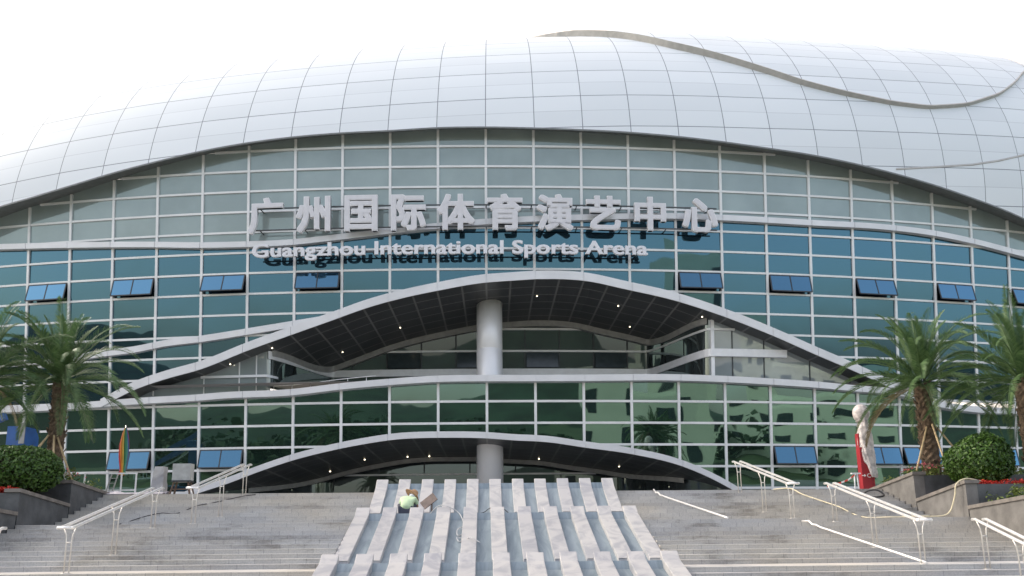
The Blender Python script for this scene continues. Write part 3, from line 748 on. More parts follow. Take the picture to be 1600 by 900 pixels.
def stair_tube(label, x0, y0, x1, y1):
    mb = MB(); pts = []
    for k in range(30):
        u_ = k/29; Y = y0+(y1-y0)*u_; zs = stair_z(y0)+(stair_z(y1)-stair_z(y0))*u_
        zs = max(zs, stair_z(Y+.04)+.0); pts.append((x0+(x1-x0)*u_, Y, zs+.035))
    mb.tube(pts, .028, 8); solo('steel_tube', mb, M_STEEL, label, 'tube', pts[-1])
stair_tube('bright steel tube lying down the steps right beside the cascade top', 5.94, 26.98, 7.03, 22.3)
stair_tube('bright steel tube lying on the steps below the upper right handrail', 9.14, 22.15, 10.12, 17.7)

# ------------------------------------------------------------------ planters
def planter(side, yf, yn, zf, zn, zfoot, label, W=7.):
    X = XR+.02 if side > 0 else XL-.02; s = side; T_ = .35
    t = thing('planter', label, 'planter', (X, yn, zfoot), 'wedge shaped stone planters beside the stairs')
    mb = MB()
    def q(x): return X+s*x
    mb.hexa([(q(0), yn, zfoot-.6), (q(T_), yn, zfoot-.6), (q(T_), yf, zfoot-.6), (q(0), yf, zfoot-.6), (q(0), yn, zn), (q(T_), yn, zn), (q(T_), yf, zf), (q(0), yf, zf)]); mb.build('side_wall', M_GRAN_SUN if s > 0 else M_GRAN_SHADE, t, recalc=True)  # painted sunlit tone on the right inner walls, shaded tone on the left
    mb = MB(); mb.hexa([(q(T_+.002), yn, zfoot-.6), (q(W), yn, zfoot-.6), (q(W), yn+T_, zfoot-.6), (q(T_+.002), yn+T_, zfoot-.6), (q(T_+.002), yn, zn-.02), (q(W), yn, zn-.02), (q(W), yn+T_, zn-.02), (q(T_+.002), yn+T_, zn-.02)]); mb.build('front_wall', M_GRAN_SHADE, t, recalc=True)
    mb = MB(); c_ = .1; o = .05
    mb.hexa([(q(-o), yn-o, zn), (q(T_+o), yn-o, zn), (q(T_+o), yf, zf), (q(-o), yf, zf), (q(-o), yn-o, zn+c_), (q(T_+o), yn-o, zn+c_), (q(T_+o), yf, zf+c_), (q(-o), yf, zf+c_)])
    mb.build('coping', M_COPE, t, recalc=True)
    mb = MB(); mb.hexa([(q(T_+.005), yn+T_+.005, zfoot-.5), (q(W), yn+T_+.005, zfoot-.5), (q(W), yf, zfoot-.5), (q(T_+.005), yf, zfoot-.5), (q(T_+.005), yn+T_+.005, zn-.06), (q(W), yn+T_+.005, zn+.05), (q(W), yf, zf+.1), (q(T_+.005), yf, zf-.06)]); mb.build('soil', M_SOIL, t, recalc=True)
    return t
planter(1, 28.3, 24.95, 1.37, 1.81, .2, 'upper stone planter on the right under the palm with bamboo braces')
planter(1, 24.9, 22.25, .92, 1.35, .2, 'middle stone planter on the right holding the round clipped bush')
planter(1, 22.2, 19.6, .60, .80, -.9, 'lowest stone planter at the right picture edge')
planter(-1, 28.3, 24.95, 1.37, 1.73, .2, 'upper stone planter on the left with pink flowers under the palm')
planter(-1, 24.9, 22.25, .98, 1.30, .2, 'middle stone planter on the left holding the wide clipped bush')
planter(-1, 22.2, 19.6, .65, .85, -.9, 'lowest stone planter at the left picture edge')

# ------------------------------------------------------------------ plants
def palm(label, loc, H, seed, L=2.7, nf=44, tr=.22):
    rd = random.Random(seed); t = thing('palm_tree', label, 'palm', loc, 'date palms beside the stairs'); b = Vector(loc)
    mb = MB(); n_ = 26; rings = []
    lean = Vector((rd.uniform(-.1, .1), rd.uniform(-.1, .1), 0))
    for k in range(n_+1):
        u_ = k/n_; rr_ = tr*(1.18-.25*u_+.5*max(0, u_-.72)/.28*.35); ring = []
        for j in range(14):
            jj = rr_*(1+.13*(1 if (j+k) % 2 else -1)*(.5+.5*rd.random())); ring.append(b+lean*u_*u_+Vector((jj*math.cos(2*PI*j/14), jj*math.sin(2*PI*j/14), H*u_-.05)))
        rings.append(ring)
    mb.loft(rings, True, False)
    for k in range(110):   # cut leaf bases
        u_ = rd.random()**.8; a = rd.random()*2*PI; rr_ = tr*(1.1-.2*u_); p = b+lean*u_*u_+Vector((rr_*math.cos(a), rr_*math.sin(a), H*u_)); d = Vector((math.cos(a), math.sin(a), 1.6)).normalized()
        mb.bar(p, p+d*rd.uniform(.10, .2), .10, .03, (math.cos(a), math.sin(a), 0))
    mb.build('trunk', M_TRUNK, t)
    top = b+lean+Vector((0, 0, H-.05))
    for k in range(nf):
        u_ = (k+.5)/nf; az = k*2.39996+rd.uniform(-.3, .3); el = R(88-108*u_**1.05+rd.uniform(-7, 7)); LL = L*(rd.uniform(.82, 1.08))*(1. if u_ > .12 else .8)
        d = Vector((math.cos(az)*math.cos(el), math.sin(az)*math.cos(el), math.sin(el))); p = top+Vector((math.cos(az), math.sin(az), 0))*.10+Vector((0, 0, .28*(1-u_)))
        pts = [p.copy()]; NS = 22; dirs = []; droop = rd.uniform(.055, .095)
        for s in range(NS):
            dirs.append(d.copy()); p = p+d*(LL/NS); pts.append(p.copy())
            d = (d+Vector((0, 0, -droop*(.35+1.3*s/NS)))).normalized()
        dirs.append(d.copy())
        mb = MB(); mb.tube(pts, [.028*(1-.88*q/NS) for q in range(NS+1)], 5)
        NLF = 105
        twist = rd.uniform(-.5, .5)
        for q in range(NLF):
            v_ = .10+.90*q/NLF; x_ = v_*NS; s = min(int(x_), NS-1); c_ = pts[s].lerp(pts[s+1], x_-s); dd = dirs[s]
            sd = dd.cross(Vector((0, 0, 1)))
            if sd.length < .1: sd = Vector((-math.sin(az), math.cos(az), 0))
            sd.normalize(); uu = sd.cross(dd).normalized()
            ll = .44*math.sin(PI*min(1, .16+.80*v_))**.7*rd.uniform(.85, 1.12)
            for sg in (-1, 1):
                vv_ = (sd*sg*(.78)+dd*(.62+.5*v_)+uu*(.42+rd.uniform(-.22, .22)+twist*.15*sg)+Vector((0, 0, -.10))).normalized()
                e_ = c_+vv_*ll; m_ = c_+vv_*ll*.5+Vector((0, 0, .02)); e_ = e_+Vector((0, 0, -.05*ll-.02*rd.random()))
                wv = (dd*.6+uu*.3*sg).normalized()*(.0115+.004*rd.random())
                mb.face([c_-wv*.5, m_-wv, e_, m_+wv])
        mb.build('frond', M_DRY if (u_ > .8 and rd.random() < .08) else M_FROND, t)
    return t
PR1 = (15.65, 26.4, 1.75); PR2 = (17.3, 23.6, 1.30); PL1 = (-14.43, 26.3, 1.70); PL2 = (-16.3, 25.2, 1.65)
palm('full date palm on the right behind the round bush, held by bamboo braces', PR1, 3.4, 11, 3.1, 50, .25)
palm('date palm cut by the right picture edge', PR2, 3.35, 12, 3.05, 46)
palm('dark date palm on the left beside the blue lift', PL1, 3.55, 13, 3.05, 48)
palm('date palm cut by the left picture edge, only its fronds showing', PL2, 3.45, 14, 2.95, 38)
def brace(label, a, b):
    mb = MB(); mb.tube([a, b], [.035, .03], 8); solo('brace_pole', mb, M_BAMB, label, 'pole', a, 'bamboo poles propping the palms')
for (bx, by, bz), side, h, ds in ((PR1, 'right palm behind the round bush', 1.9, ((-1.0, -.6, 'left'), (-.05, -1.1, 'front'), (1.5, -.3, 'right'))), (PR2, 'palm at the right edge', 1.9, ((-.95, -1.0, 'left'),)), (PL1, 'left palm beside the blue lift', 1.7, ((1.0, -.5, 'right'), (.55, -.9, 'near right'), (-1.3, -.5, 'left'), (-.75, -1.1, 'near left')))):
    for dx, dy, nm in ds: brace('bamboo brace pole on the %s side of the %s' % (nm, side), (bx+dx, by+dy, bz-.05 if by+dy > 24.9 else bz-.3), (bx+dx*.12, by+dy*.2-.1, bz+h))
def bush(label, c, d, seed, n=9000, ls=.075):
    rd = random.Random(seed); t = thing('round_bush', label, 'bush', (c[0], c[1], c[2]-d[2]), 'clipped round bushes in the planters'); mb = MB(); c = Vector(c)
    lumps = [(Vector((rd.gauss(0, 1), rd.gauss(0, 1), rd.gauss(0, 1))).normalized(), rd.uniform(-.07, .09)) for _ in range(40)]
    for k in range(n):
        dv = Vector((rd.gauss(0, 1), rd.gauss(0, 1), rd.gauss(0, 1))).normalized()
        if dv.z < -.75: continue
        rr_ = .80+.20*rd.random()**.5
        rr_ *= 1+sum(a*max(0, dv.dot(l)-.8)/.2 for l, a in lumps)
        p = c+Vector((dv.x*d[0], dv.y*d[1], dv.z*d[2]))*rr_
        nn = (dv+Vector((rd.gauss(0, .55), rd.gauss(0, .55), rd.gauss(0, .55)+.15))).normalized(); a = nn.orthogonal().normalized(); a = Quaternion(nn, rd.random()*6.28)@a; b = nn.cross(a); s = ls*rd.uniform(.6, 1.2)
        mb.face([p-a*s*.9, p-b*s*.45+nn*s*.1, p+a*s*.9, p+b*s*.45+nn*s*.1])
    mb.build('foliage', M_LEAF, t)
    mb = MB(); mb.ball(c, (d[0]*.8, d[1]*.8, d[2]*.8), 18, 12, .1, rd); mb.build('dark_core', M_SOIL, t)  # added solid dark core filling the inside of the leaf shell
bush('round clipped green bush in the right middle planter', (15.65, 23.75, 2.10), (1.0, 1.0, .80), 21)
bush('wide clipped green bush in the left middle planter', (-14.3, 23.75, 2.02), (1.5, 1.1, .82), 22, 11000)
def bed(name, label_m, x0, x1, y0, y1, zf, hgt, n, seed, m_, ls=.06):
    rd = random.Random(seed); mb = MB()
    for k in range(n):
        x, y_ = rd.uniform(x0, x1), rd.uniform(y0, y1); hh = hgt*(.55+.45*math.sin(x*5.1+seed)*math.sin(y_*4.3)); p = Vector((x, y_, zf(x, y_)+hh*rd.random()**.6))
        nn = Vector((rd.gauss(0, .7), rd.gauss(0, .7), 1)).normalized(); a = Quaternion(nn, rd.random()*6.28)@nn.orthogonal().normalized(); b = nn.cross(a); s = ls*rd.uniform(.6, 1.3)
        mb.face([p-a*s, p-b*s*.5, p+a*s, p+b*s*.5])
    o = mb.build(name, m_); o['kind'] = 'stuff'; return o
def sl_(yf, yn, zf, zn): return lambda x, y_: zf+(zn-zf)*(yf-y_)/(yf-yn)-.05
for sd in (1, -1):
    X0 = XR if sd > 0 else XL
    def xs(a, b): return (min(X0+sd*a, X0+sd*b), max(X0+sd*a, X0+sd*b))
    bed('ground_cover', '', *xs(.4, 5), 25.4, 28.2, sl_(28.3, 24.95, 1.37, 1.77), .72, 5200, 31+sd, M_COVER)
    bed('ground_cover', '', *xs(.4, 4), 22.7, 24.8, sl_(24.9, 22.25, .95, 1.33), .18, 1200, 41+sd, M_COVER)
    bed('ground_cover', '', *xs(.4, 4), 20.0, 22.1, sl_(22.2, 19.6, .62, .82), .62, 3000, 51+sd, M_COVER)
    bed('pink_flowers', '', *xs(.5, 2.4), 25.4, 26.9, lambda x, y_: sl_(28.3, 24.95, 1.37, 1.77)(x, y_)+.50, .22, 170, 61+sd, M_PINK, .05)
    bed('red_flowers', '', *xs(.42, 3.4), 22.5, 23.2, lambda x, y_: sl_(24.9, 22.25, .95, 1.33)(x, y_)+.10, .22, 1700, 71+sd, M_REDF, .04)
    bed('red_flowers', '', *xs(.42, .8), 22.6, 24.7, lambda x, y_: sl_(24.9, 22.25, .95, 1.33)(x, y_)+.12, .18, 500, 75+sd, M_REDF, .04)

# ------------------------------------------------------------------ objects on the terrace, right
tx, ty = 14.75, 29.2
T = thing('wayfinding_totem', 'tall red totem with a round head wrapped in pale plastic sheeting', 'totem', (tx, ty, ZP))
mb = MB(); mb.box((tx-.10, ty, ZP+.85), (.36, .30, 1.72)); mb.build('red_panel', M_RED, T)
mb = MB(); mb.box((tx-.02, ty+.04, ZP+1.15), (.50, .24, 2.2)); mb.build('core', M_RED, T)
rd = random.Random(5); mb = MB(); rings = []
for k in range(15):
    u_ = k/14; zz = ZP+.55+u_*2.35
    rings_ = []
    for j in range(26):
        a = 2*PI*j/26; wv = 1+.10*math.sin(a*7+k*.6)+.06*rd.random()
        rx = .31*(1-.22*u_)*wv*(1 if u_ < .74 else max(.5, 1-2.2*(u_-.74))); ry = .26*(1-.1*u_)*wv
        drop = .0 if math.cos(a) > -.15 else 1.1*max(0, 1-u_*1.6)*(.8+.3*math.sin(j*2.1))
        rings_.append((tx+.06*(1-u_)+rx*math.cos(a), ty+ry*math.sin(a), zz+drop*(1-u_)))
    rings.append(rings_)
mb.loft(rings, True); mb.build('plastic_drape', M_PLAST, T)
mb = MB(); mb.ball((tx-.02, ty, ZP+3.05), (.33, .28, .36), 22, 14, .05, rd); mb.build('wrapped_head', M_PLAST, T)
mb = MB(); mb.lathe((tx-.02, ty, ZP+2.72), [(.24, 0), (.20, .06), (.24, .13)], 16); mb.build('wrap_band', M_PLAST, T)
M_MARK = mat('white_print', (.75, .73, .72), .5)
def flat_text(body, size, c, m_, name, parent):
    v, f = glyph(body, .012, .0); cc = (v.min(0)+v.max(0))/2; mb = MB()
    for q in f: mb.face([(c[0]+(v[k][0]-cc[0])*size, c[1], c[2]+(v[k][1]-cc[1])*size) for k in q])
    return mb.build(name, m_, parent)
mb = MB(); ax, az_ = tx-.22, ZP+.62; yy = ty-.153
mb.hexa([(ax-.08, yy, az_-.015), (ax+.03, yy, az_-.015), (ax+.03, yy+.003, az_-.015), (ax-.08, yy+.003, az_-.015), (ax-.08, yy, az_+.015), (ax+.03, yy, az_+.015), (ax+.03, yy+.003, az_+.015), (ax-.08, yy+.003, az_+.015)])
mb.face([(ax+.02, yy-.001, az_-.06), (ax+.09, yy-.001, az_), (ax+.02, yy-.001, az_+.06)]); mb.build('arrow', M_MARK, T)
flat_text('C', .22, (tx-.02, yy, ZP+.62), M_MARK, 'lettering', T)
# barrier post with striped tape beside it
bp_ = at_y(1338, 752, 28.0); T = thing('barrier_post', 'short white post with red and white tape beside the red totem', 'post', (bp_[0], 28.0, ZP))
mb = MB(); mb.box((bp_[0], 28, ZP+.02), (.3, .3, .04)); 
for dx in (-.07, .07): mb.tube([(bp_[0]+dx, 28, ZP+.03), (bp_[0]+dx*.7, 28, ZP+.62)], .025, 8)
mb.box((bp_[0], 28, ZP+.62), (.34, .1, .05)); mb.build('post', M_WHITE, T)
def tape_mat():
    m, t, N, L, b = nodes('striped_tape'); tc = N.new('ShaderNodeTexCoord'); wv = N.new('ShaderNodeTexWave'); wv.inputs['Scale'].default_value = 1.2; wv.bands_direction = 'X'
    L.new(tc.outputs['Object'], wv.inputs[0]); c = ramp(N, L, wv.outputs[0], (.75, .72, .7), (.6, .05, .04), .49, .51); L.new(c, b.inputs['Base Color']); return m
mb = MB(); tp = [(bp_[0]-1.15, 27.9, ZP+.12), (bp_[0]-.7, 27.95, ZP+.22), (bp_[0]-.3, 27.97, ZP+.36), (bp_[0], 27.95, ZP+.58)]
mb.grid([tp, [lift(p, .06) for p in tp], [(p[0], p[1]+.01, p[2]+.06) for p in tp], [(p[0], p[1]+.01, p[2]) for p in tp]], None, False); mb.build('striped_tape', tape_mat(), T)
# hose
def hose(name, label, pts, r_, m_, cat):
    q = [Vector(p) for p in pts]; out = []
    for k in range(len(q)-1):
        p0, p1, p2, p3 = q[max(0, k-1)], q[k], q[k+1], q[min(len(q)-1, k+2)]
        for s in range(8):
            u_ = s/8; out.append(.5*((2*p1)+(p2-p0)*u_+(2*p0-5*p1+4*p2-p3)*u_*u_+(3*p1-p0-3*p2+p3)*u_**3))
    out.append(q[-1]); mb = MB(); mb.tube(out, r_, 8); return solo(name, mb, m_, label, cat, q[0])
def on_st(px, py):
    best = None
    for k in range(400):
        Y = 28-k*.03; p = at_y(px, py, Y)
        if p[2] <= stair_z(Y)+.03: return (p[0], Y, stair_z(Y)+.035)
    p = at_y(px, py, 22.4); return (p[0], 22.4, stair_z(22.4)+.035)
def os_(x, Y, d=.035): return (x, Y, max(stair_z(Y+.03), stair_z(Y))+d)
hz = [tuple(at_y(1534, 752, 22.6)), tuple(at_y(1510, 748, 22.5)), (14.0, 22.45, 1.35), (13.94, 22.5, 1.0), (13.8, 22.6, .55), os_(13.5, 22.6), os_(13.0, 22.7), os_(12.6, 22.9), os_(12.9, 23.4), os_(12.4, 23.6), os_(12.0, 24.0), os_(11.8, 24.5), os_(11.6, 25.0), os_(11.3, 25.7), os_(11.0, 26.4), os_(10.8, 27.0), os_(10.4, 27.5)]
hose('garden_hose', 'cream garden hose running from the right planter down over the steps', hz, .021, M_HOSE, 'hose')
hose('coiled_cable', 'black cable loop lying at the top of the right steps', [os_(13.2, 26.6), os_(13.35, 26.5, .14), os_(13.6, 26.35, .16), os_(13.75, 26.2, .1), os_(13.5, 26.1), os_(13.2, 26.15)], .03, M_BLACK, 'cable')
cb = [os_(x, Y, .02) for x, Y in ((-7.6, 27.3), (-8.2, 26.7), (-8.6, 26.4), (-9., 26.1), (-9.4, 25.7), (-9.8, 25.2), (-10.2, 24.9), (-10.6, 24.6), (-11.2, 24.1), (-11.9, 23.4))]
hose('power_cable', 'thin black cable trailing down the left steps', cb, .014, M_BLACK, 'cable')

# ------------------------------------------------------------------ objects on the terrace, left
p = at_y(245, 772, 27.6); mbX = p[0]
rd = random.Random(8); mb = MB(); wv = lambda s: rd.uniform(-s, s)
h_ = 1.0
rings = []
for k in range(9):
    u_ = k/8; w0 = .24-.07*u_; 
    rings.append([(mbX+sx_*w0+wv(.015)+.04*u_, 27.7+sy_*.16+wv(.015), ZP+h_*u_) for sx_, sy_ in ((-1, -1), (-.3, -1.05), (.4, -1), (1, -1), (1, 1), (0, 1.05), (-1, 1))])
mb.loft(rings, True, False); solo('marble_block', mb, M_SLAB, 'rough white marble block standing at the top of the left stairs', 'stone block', (mbX, 27.7, ZP))
p = at_y(281, 776, 27.25); bx = p[0]; by = 27.4
T = thing('stand', 'grey square board box on four dark splayed legs beside the marble block', 'stand', (bx, by, ZP))
mb = MB(); mb.box((bx, by, ZP+.78), (.62, .34, .58)); mb.build('box', mat('grey_board', (.36, .37, .36), .7, 0, .15, 5), T)
mb = MB(); mb.box((bx, by, ZP+.46), (.66, .38, .05)); mb.build('seat_frame', M_DARKM, T)
M_LEG = mat('brown_wood', (.10, .06, .04), .6)
for sx_ in (-1, 1):
    for sy_ in (-1, 1):
        mb = MB(); mb.bar((bx+sx_*.24, by+sy_*.13, ZP+.45), (bx+sx_*.34, by+sy_*.19, ZP), .05, .05); mb.build('leg', M_LEG, T)
mb = MB(); mb.bar((bx-.3, by-.18, ZP+.18), (bx+.3, by-.18, ZP+.18), .03, .04); mb.build('stretcher', M_LEG, T)
# sheets of pale paper on the ground
rd = random.Random(3); p = at_y(215, 768, 27.5)
mb = MB()
gx = [[(p[0]-1.0+2.0*a/12+rd.uniform(-.03, .03), 27.15+.9*b/7, ZP+.03+.12*rd.random()*math.sin(PI*b/7)) for a in range(13)] for b in range(8)]
mb.grid(gx, None, False); mb.grid([[lift(q, -.02) for q in r_] for r_ in gx], None, False, True)
solo('plastic_sheet', mb, mat('pale_sheet', (.55, .52, .56), .6, 0, .15, 4), 'crumpled pale plastic sheet lying at the top of the left stairs', 'sheet', (p[0], 27.2, ZP))
# white barricade
bl = at_y(131, 748, 28.2)[0]; br_ = at_y(214, 748, 28.2)[0]
T = thing('barricade', 'low white metal barricade behind the left planter with flowers', 'barricade', ((bl+br_)/2, 28.2, ZP))
mb = MB(); mb.bar((bl, 28.2, ZP+.82), (br_, 28.2, ZP+.82), .05, .05); mb.build('top_rail', M_WHITE, T)
mb = MB(); mb.bar((bl, 28.2, ZP+.22), (br_, 28.2, ZP+.22), .04, .04); mb.build('lower_rail', M_WHITE, T)
for x_ in (bl+.03, br_-.03, br_-.55):
    mb = MB(); mb.bar((x_, 28.2, ZP), (x_, 28.2, ZP+.80), .04, .05, (0, 1, 0)); mb.build('post', M_WHITE, T)
mb = MB()
for dx in (0, .22):
    mb.bar((br_-1.02+dx, 28.05, ZP), (br_-.88+dx, 28.15, ZP+.78), .035, .035, (0, 1, 0))
for q in range(4): mb.bar((br_-1.0+q*.03, 28.06, ZP+.12+q*.17), (br_-.78+q*.03, 28.06, ZP+.12+q*.17), .02, .02, (0, 1, 0))
mb.build('folded_frame', M_BEAM, T)
# closed rainbow parasol
ux = at_y(194, 700, 28.6)[0]; uz0 = at_y(194, 742, 28.6)[2]; uz1 = at_y(194, 668, 28.6)[2]
T = thing('closed_parasol', 'closed rainbow striped parasol standing behind the white barricade', 'parasol', (ux, 28.6, ZP))
mb = MB(); mb.tube([(ux, 28.6, ZP), (ux, 28.6, uz1+.08)], .02, 8); mb.lathe((ux, 28.6, ZP), [(.22, 0), (.22, .05), (.05, .08)], 18); mb.build('pole', M_STEEL, T)
cols = [('red', (.5, .03, .03)), ('orange', (.6, .2, .03)), ('yellow', (.50, .34, .06)), ('green', (.03, .16, .07)), ('teal', (.06, .22, .17)), ('blue', (.03, .06, .22))]
Hh = uz1-uz0; nG = 12
def fold_r(u_): return .025+.10*math.sin(PI*min(1, (1-u_)*1.02))**.8 if u_ > .12 else .05+.08*(.12-u_)/.12
for k in range(nG):
    nm, c_ = cols[k % 6]; mb = MB(); rws = []
    for s in range(13):
        u_ = s/12; rr_ = fold_r(u_); rw = []
        for j in range(4):
            a = 2*PI*(k+j/3)/nG+.9*(1-u_); rw.append((ux+rr_*(1+.35*(j in (1, 2)))*math.cos(a), 28.6+rr_*(1+.35*(j in (1, 2)))*math.sin(a), uz0+Hh*u_))
        rws.append(rw)
    mb.grid(rws, None, True); mb.build('canopy_gore', bpy.data.materials.get('gore_'+nm) or mat('gore_'+nm, c_, .7), T)
# blue boom lift in the background
lx, ly = -23.0, 38.0
T = thing('boom_lift', 'blue construction boom lift parked behind the left palm', 'boom lift', (lx, ly, ZP))
M_BLUE = mat('blue_paint', (.025, .09, .27), .45, 0, .15, 2); M_TYRE = M_BLACK
mb = MB(); mb.box((lx, ly, ZP+.75), (3.2, 1.7, .5)); mb.build('chassis', M_BLUE, T)
for sx_ in (-1, 1):
    for sy_ in (-1, 1):
        mb = MB(); mb.lathe((lx+sx_*1.15, ly+sy_*.9, ZP+.5), [(.30, -.16), (.48, -.14), (.5, 0), (.48, .14), (.30, .16)], 22, True, Matrix.Rotation(PI/2, 3, 'X')); wo_ = mb.build('wheel', M_TYRE, T)
mb = MB(); mb.lathe((lx, ly, ZP+1.0), [(.7, 0), (.7, 1.0)], 24); mb.build('turntable', M_DARKM, T)
mb = MB(); mb.box((lx+.55, ly, ZP+3.15), (.72, 1.4, 1.4)); mb.box((lx-.3, ly-.3, ZP+1.5), (.8, .9, .8)); mb.build('engine_cover', M_BLUE, T)
mb = MB(); mb.box((lx+.95, ly-.78, ZP+3.5), (.25, .05, 1.0)); mb.build('side_panel', M_BEAM, T)
mb = MB(); mb.bar((lx+.2, ly-.95, ZP+4.3), (lx-4.4, ly-.95, ZP+2.2), .26, .32); mb.build('boom', M_BLUE, T)
mb = MB(); mb.bar((lx-.2, ly-.99, ZP+3.8), (lx-3.6, ly-.99, ZP+2.0), .08, .10); mb.build('hydraulic_ram', M_STEEL, T)
mb = MB()
cxb, czb = lx-4.9, ZP+1.4
for dz_ in (.05, .55, 1.05): 
    for a, b in (((-.5, -.4), (.5, -.4)), ((.5, -.4), (.5, .4)), ((.5, .4), (-.5, .4)), ((-.5, .4), (-.5, -.4))): mb.bar((cxb+a[0], ly-.55+a[1], czb+dz_), (cxb+b[0], ly-.55+b[1], czb+dz_), .04, .04)
for a in ((-.5, -.4), (.5, -.4), (.5, .4), (-.5, .4)): mb.bar((cxb+a[0], ly-.55+a[1], czb), (cxb+a[0], ly-.55+a[1], czb+1.05), .04, .04, (0, 1, 0))
mb.box((cxb, ly-.55, czb+.0), (1.0, .8, .04)); mb.build('basket', M_WHITE, T)

# ------------------------------------------------------------------ worker crouching on the cascade
wx, wy = -2.43, 24.15; wz = .505
T = thing('person', 'crouching person in a light green shirt and brown sun hat working on the marble cascade', 'person', (wx, wy, wz))
def skin(name, verts, edges, rad, m_, root=0, sub=2):
    me = bpy.data.meshes.new(name); me.from_pydata(verts, edges, []); o = bpy.data.objects.new(name, me); C.objects.link(o)
    md = o.modifiers.new('skin', 'SKIN'); md.use_smooth_shade = True
    for k, q in enumerate(me.skin_vertices[0].data):
        r_ = rad[k]; q.radius = (r_, r_) if not isinstance(r_, tuple) else r_; q.use_root = (k == root)
    s = o.modifiers.new('sub', 'SUBSURF'); s.levels = s.render_levels = sub
    bpy.context.view_layer.update()
    me2 = bpy.data.meshes.new_from_object(o.evaluated_get(bpy.context.evaluated_depsgraph_get())); bpy.data.objects.remove(o)
    me2.materials.clear(); me2.materials.append(m_)
    for p_ in me2.polygons: p_.use_smooth = True
    o2 = bpy.data.objects.new(name, me2); C.objects.link(o2); o2.parent = T; return o2
M_SKIN = mat('skin', (.30, .17, .11), .55); M_SHIRT = mat('green_shirt', (.52, .66, .42), .8, 0, .1, 4); M_TROUS = mat('dark_trousers', (.05, .055, .08), .85); M_STRAW = mat('straw', (.36, .21, .11), .8, 0, .2, 14); M_TOWEL = mat('white_towel', (.72, .76, .78), .85)
bv_, be_, brr = [], [], []
def J(p_, r_, par=None):
    bv_.append(p_); brr.append(r_)
    if par is not None: be_.append((par, len(bv_)-1))
    return len(bv_)-1
pel = J((0, 0, .27), .15); ab = J((.02, .10, .42), .15, pel); chs = J((.05, .22, .58), (.17, .15), ab); nk = J((.10, .36, .68), .062, chs); hd0 = J((.13, .44, .72), .085, nk); hd1 = J((.16, .54, .72), .10, hd0); hd2 = J((.17, .60, .70), .075, hd1)
for s in (-1, 1):
    hp = J((s*.10, .05, .24), .10, pel); kn = J((s*.24, .42, .46), .068, hp); an = J((s*.19, .20, .09), .045, kn); ft = J((s*.20, .28, .045), .04, an); J((s*.22, .42, .03), .03, ft)
    sh = J((.05+s*.19, .27, .60), .06, chs); el_ = J((.05+s*.27, .44, .40), .045, sh); wr = J((.08+s*.16, .62, .28), .03, el_); pm = J((.08+s*.14, .68, .25), .034, wr)
    for q in range(4): f1 = J((.08+s*(.17-.022*q), .73, .232), .010, pm); J((.08+s*(.175-.026*q), .765, .205), .009, f1)
    th_ = J((.08+s*.10, .70, .245), .011, pm); J((.08+s*.085, .735, .225), .009, th_)
skin('body', bv_, be_, brr, M_SKIN)
sv = [(0, -.01, .24), (.02, .09, .42), (.05, .21, .58), (.085, .30, .645), (-.14, .27, .605), (.24, .27, .605), (-.21, .40, .46), (.31, .40, .46)]
skin('shirt', sv, [(0, 1), (1, 2), (2, 3), (2, 4), (2, 5), (4, 6), (5, 7)], [.20, .205, (.205, .18), .10, .095, .095, .075, .075], M_SHIRT)
skin('trousers', [(0, .02, .22), (-.11, .06, .22), (.11, .06, .22), (-.24, .42, .46), (.24, .42, .46), (-.19, .21, .12), (.19, .21, .12)], [(0, 1), (0, 2), (1, 3), (2, 4), (3, 5), (4, 6)], [.17, .125, .125, .085, .085, .065, .065], M_TROUS)
skin('neck_towel', [(.08, .30, .66), (.14, .36, .735), (.20, .36, .70), (.235, .36, .60)], [(0, 1), (1, 2), (2, 3)], [.07, .085, .075, .05], M_TOWEL)
HM = Matrix.Rotation(R(-28), 3, 'X')@Matrix.Rotation(R(38), 3, 'Y')
mb = MB(); mb.lathe((wx+.16, wy+.50, wz+.76), [(.27, -.035), (.275, -.03), (.20, .03), (.12, .085), (.105, .15), (.06, .175), (.01, .18)], 28, True, HM); ho = mb.build('hat', M_STRAW, T, recalc=True)
mb = MB(); eyes = [(.13, .645, .71), (.205, .645, .71)]
for e_ in eyes: mb.ball((wx+e_[0], wy+e_[1]+.012, wz+e_[2]), (.012, .012, .012), 8, 6)
mb.build('eye', M_BLACK, T)
mb = MB(); mb.ball((wx+.15, wy+.47, wz+.755), (.108, .11, .09), 14, 10); mb.build('hair', M_BLACK, T)
# board and little things by the worker
pb = at_y(670, 784, 23.9)
T2 = thing('plank', 'short brown wooden board leaning beside the crouching person', 'board', (pb[0], 23.9, .50))
mb = MB(); MM = Matrix.Rotation(R(-38), 3, 'Y')@Matrix.Rotation(R(50), 3, 'X'); mb.box((pb[0], 23.9, pb[2]+.02), (.5, .34, .025), 0, MM); mb.build('board', mat('weathered_board', (.12, .09, .08), .7, 0, .25, 6), T2)
mb = MB(); mb.bar((pb[0]+.1, 23.85, pb[2]), (pb[0]+.1, 23.8, pb[2]-.32), .04, .04, (0, 1, 0)); mb.build('prop', M_LEG, T2)
def sl_z(Y): return float(np.interp(Y, [19.4, 22.65, 22.95, 25.1, 26.75], [-.60, .58, .81, .71, 1.63]))
def tr_z(Y): return float(np.interp(Y, [18.3, 19.3, 22.65, 22.8, 22.97, 25., 26.8], [-.80, -.76, .42, .63, .48, .52, 1.56]))
hp_ = []
X1 = at_y(722, 815, 21.5)[0]
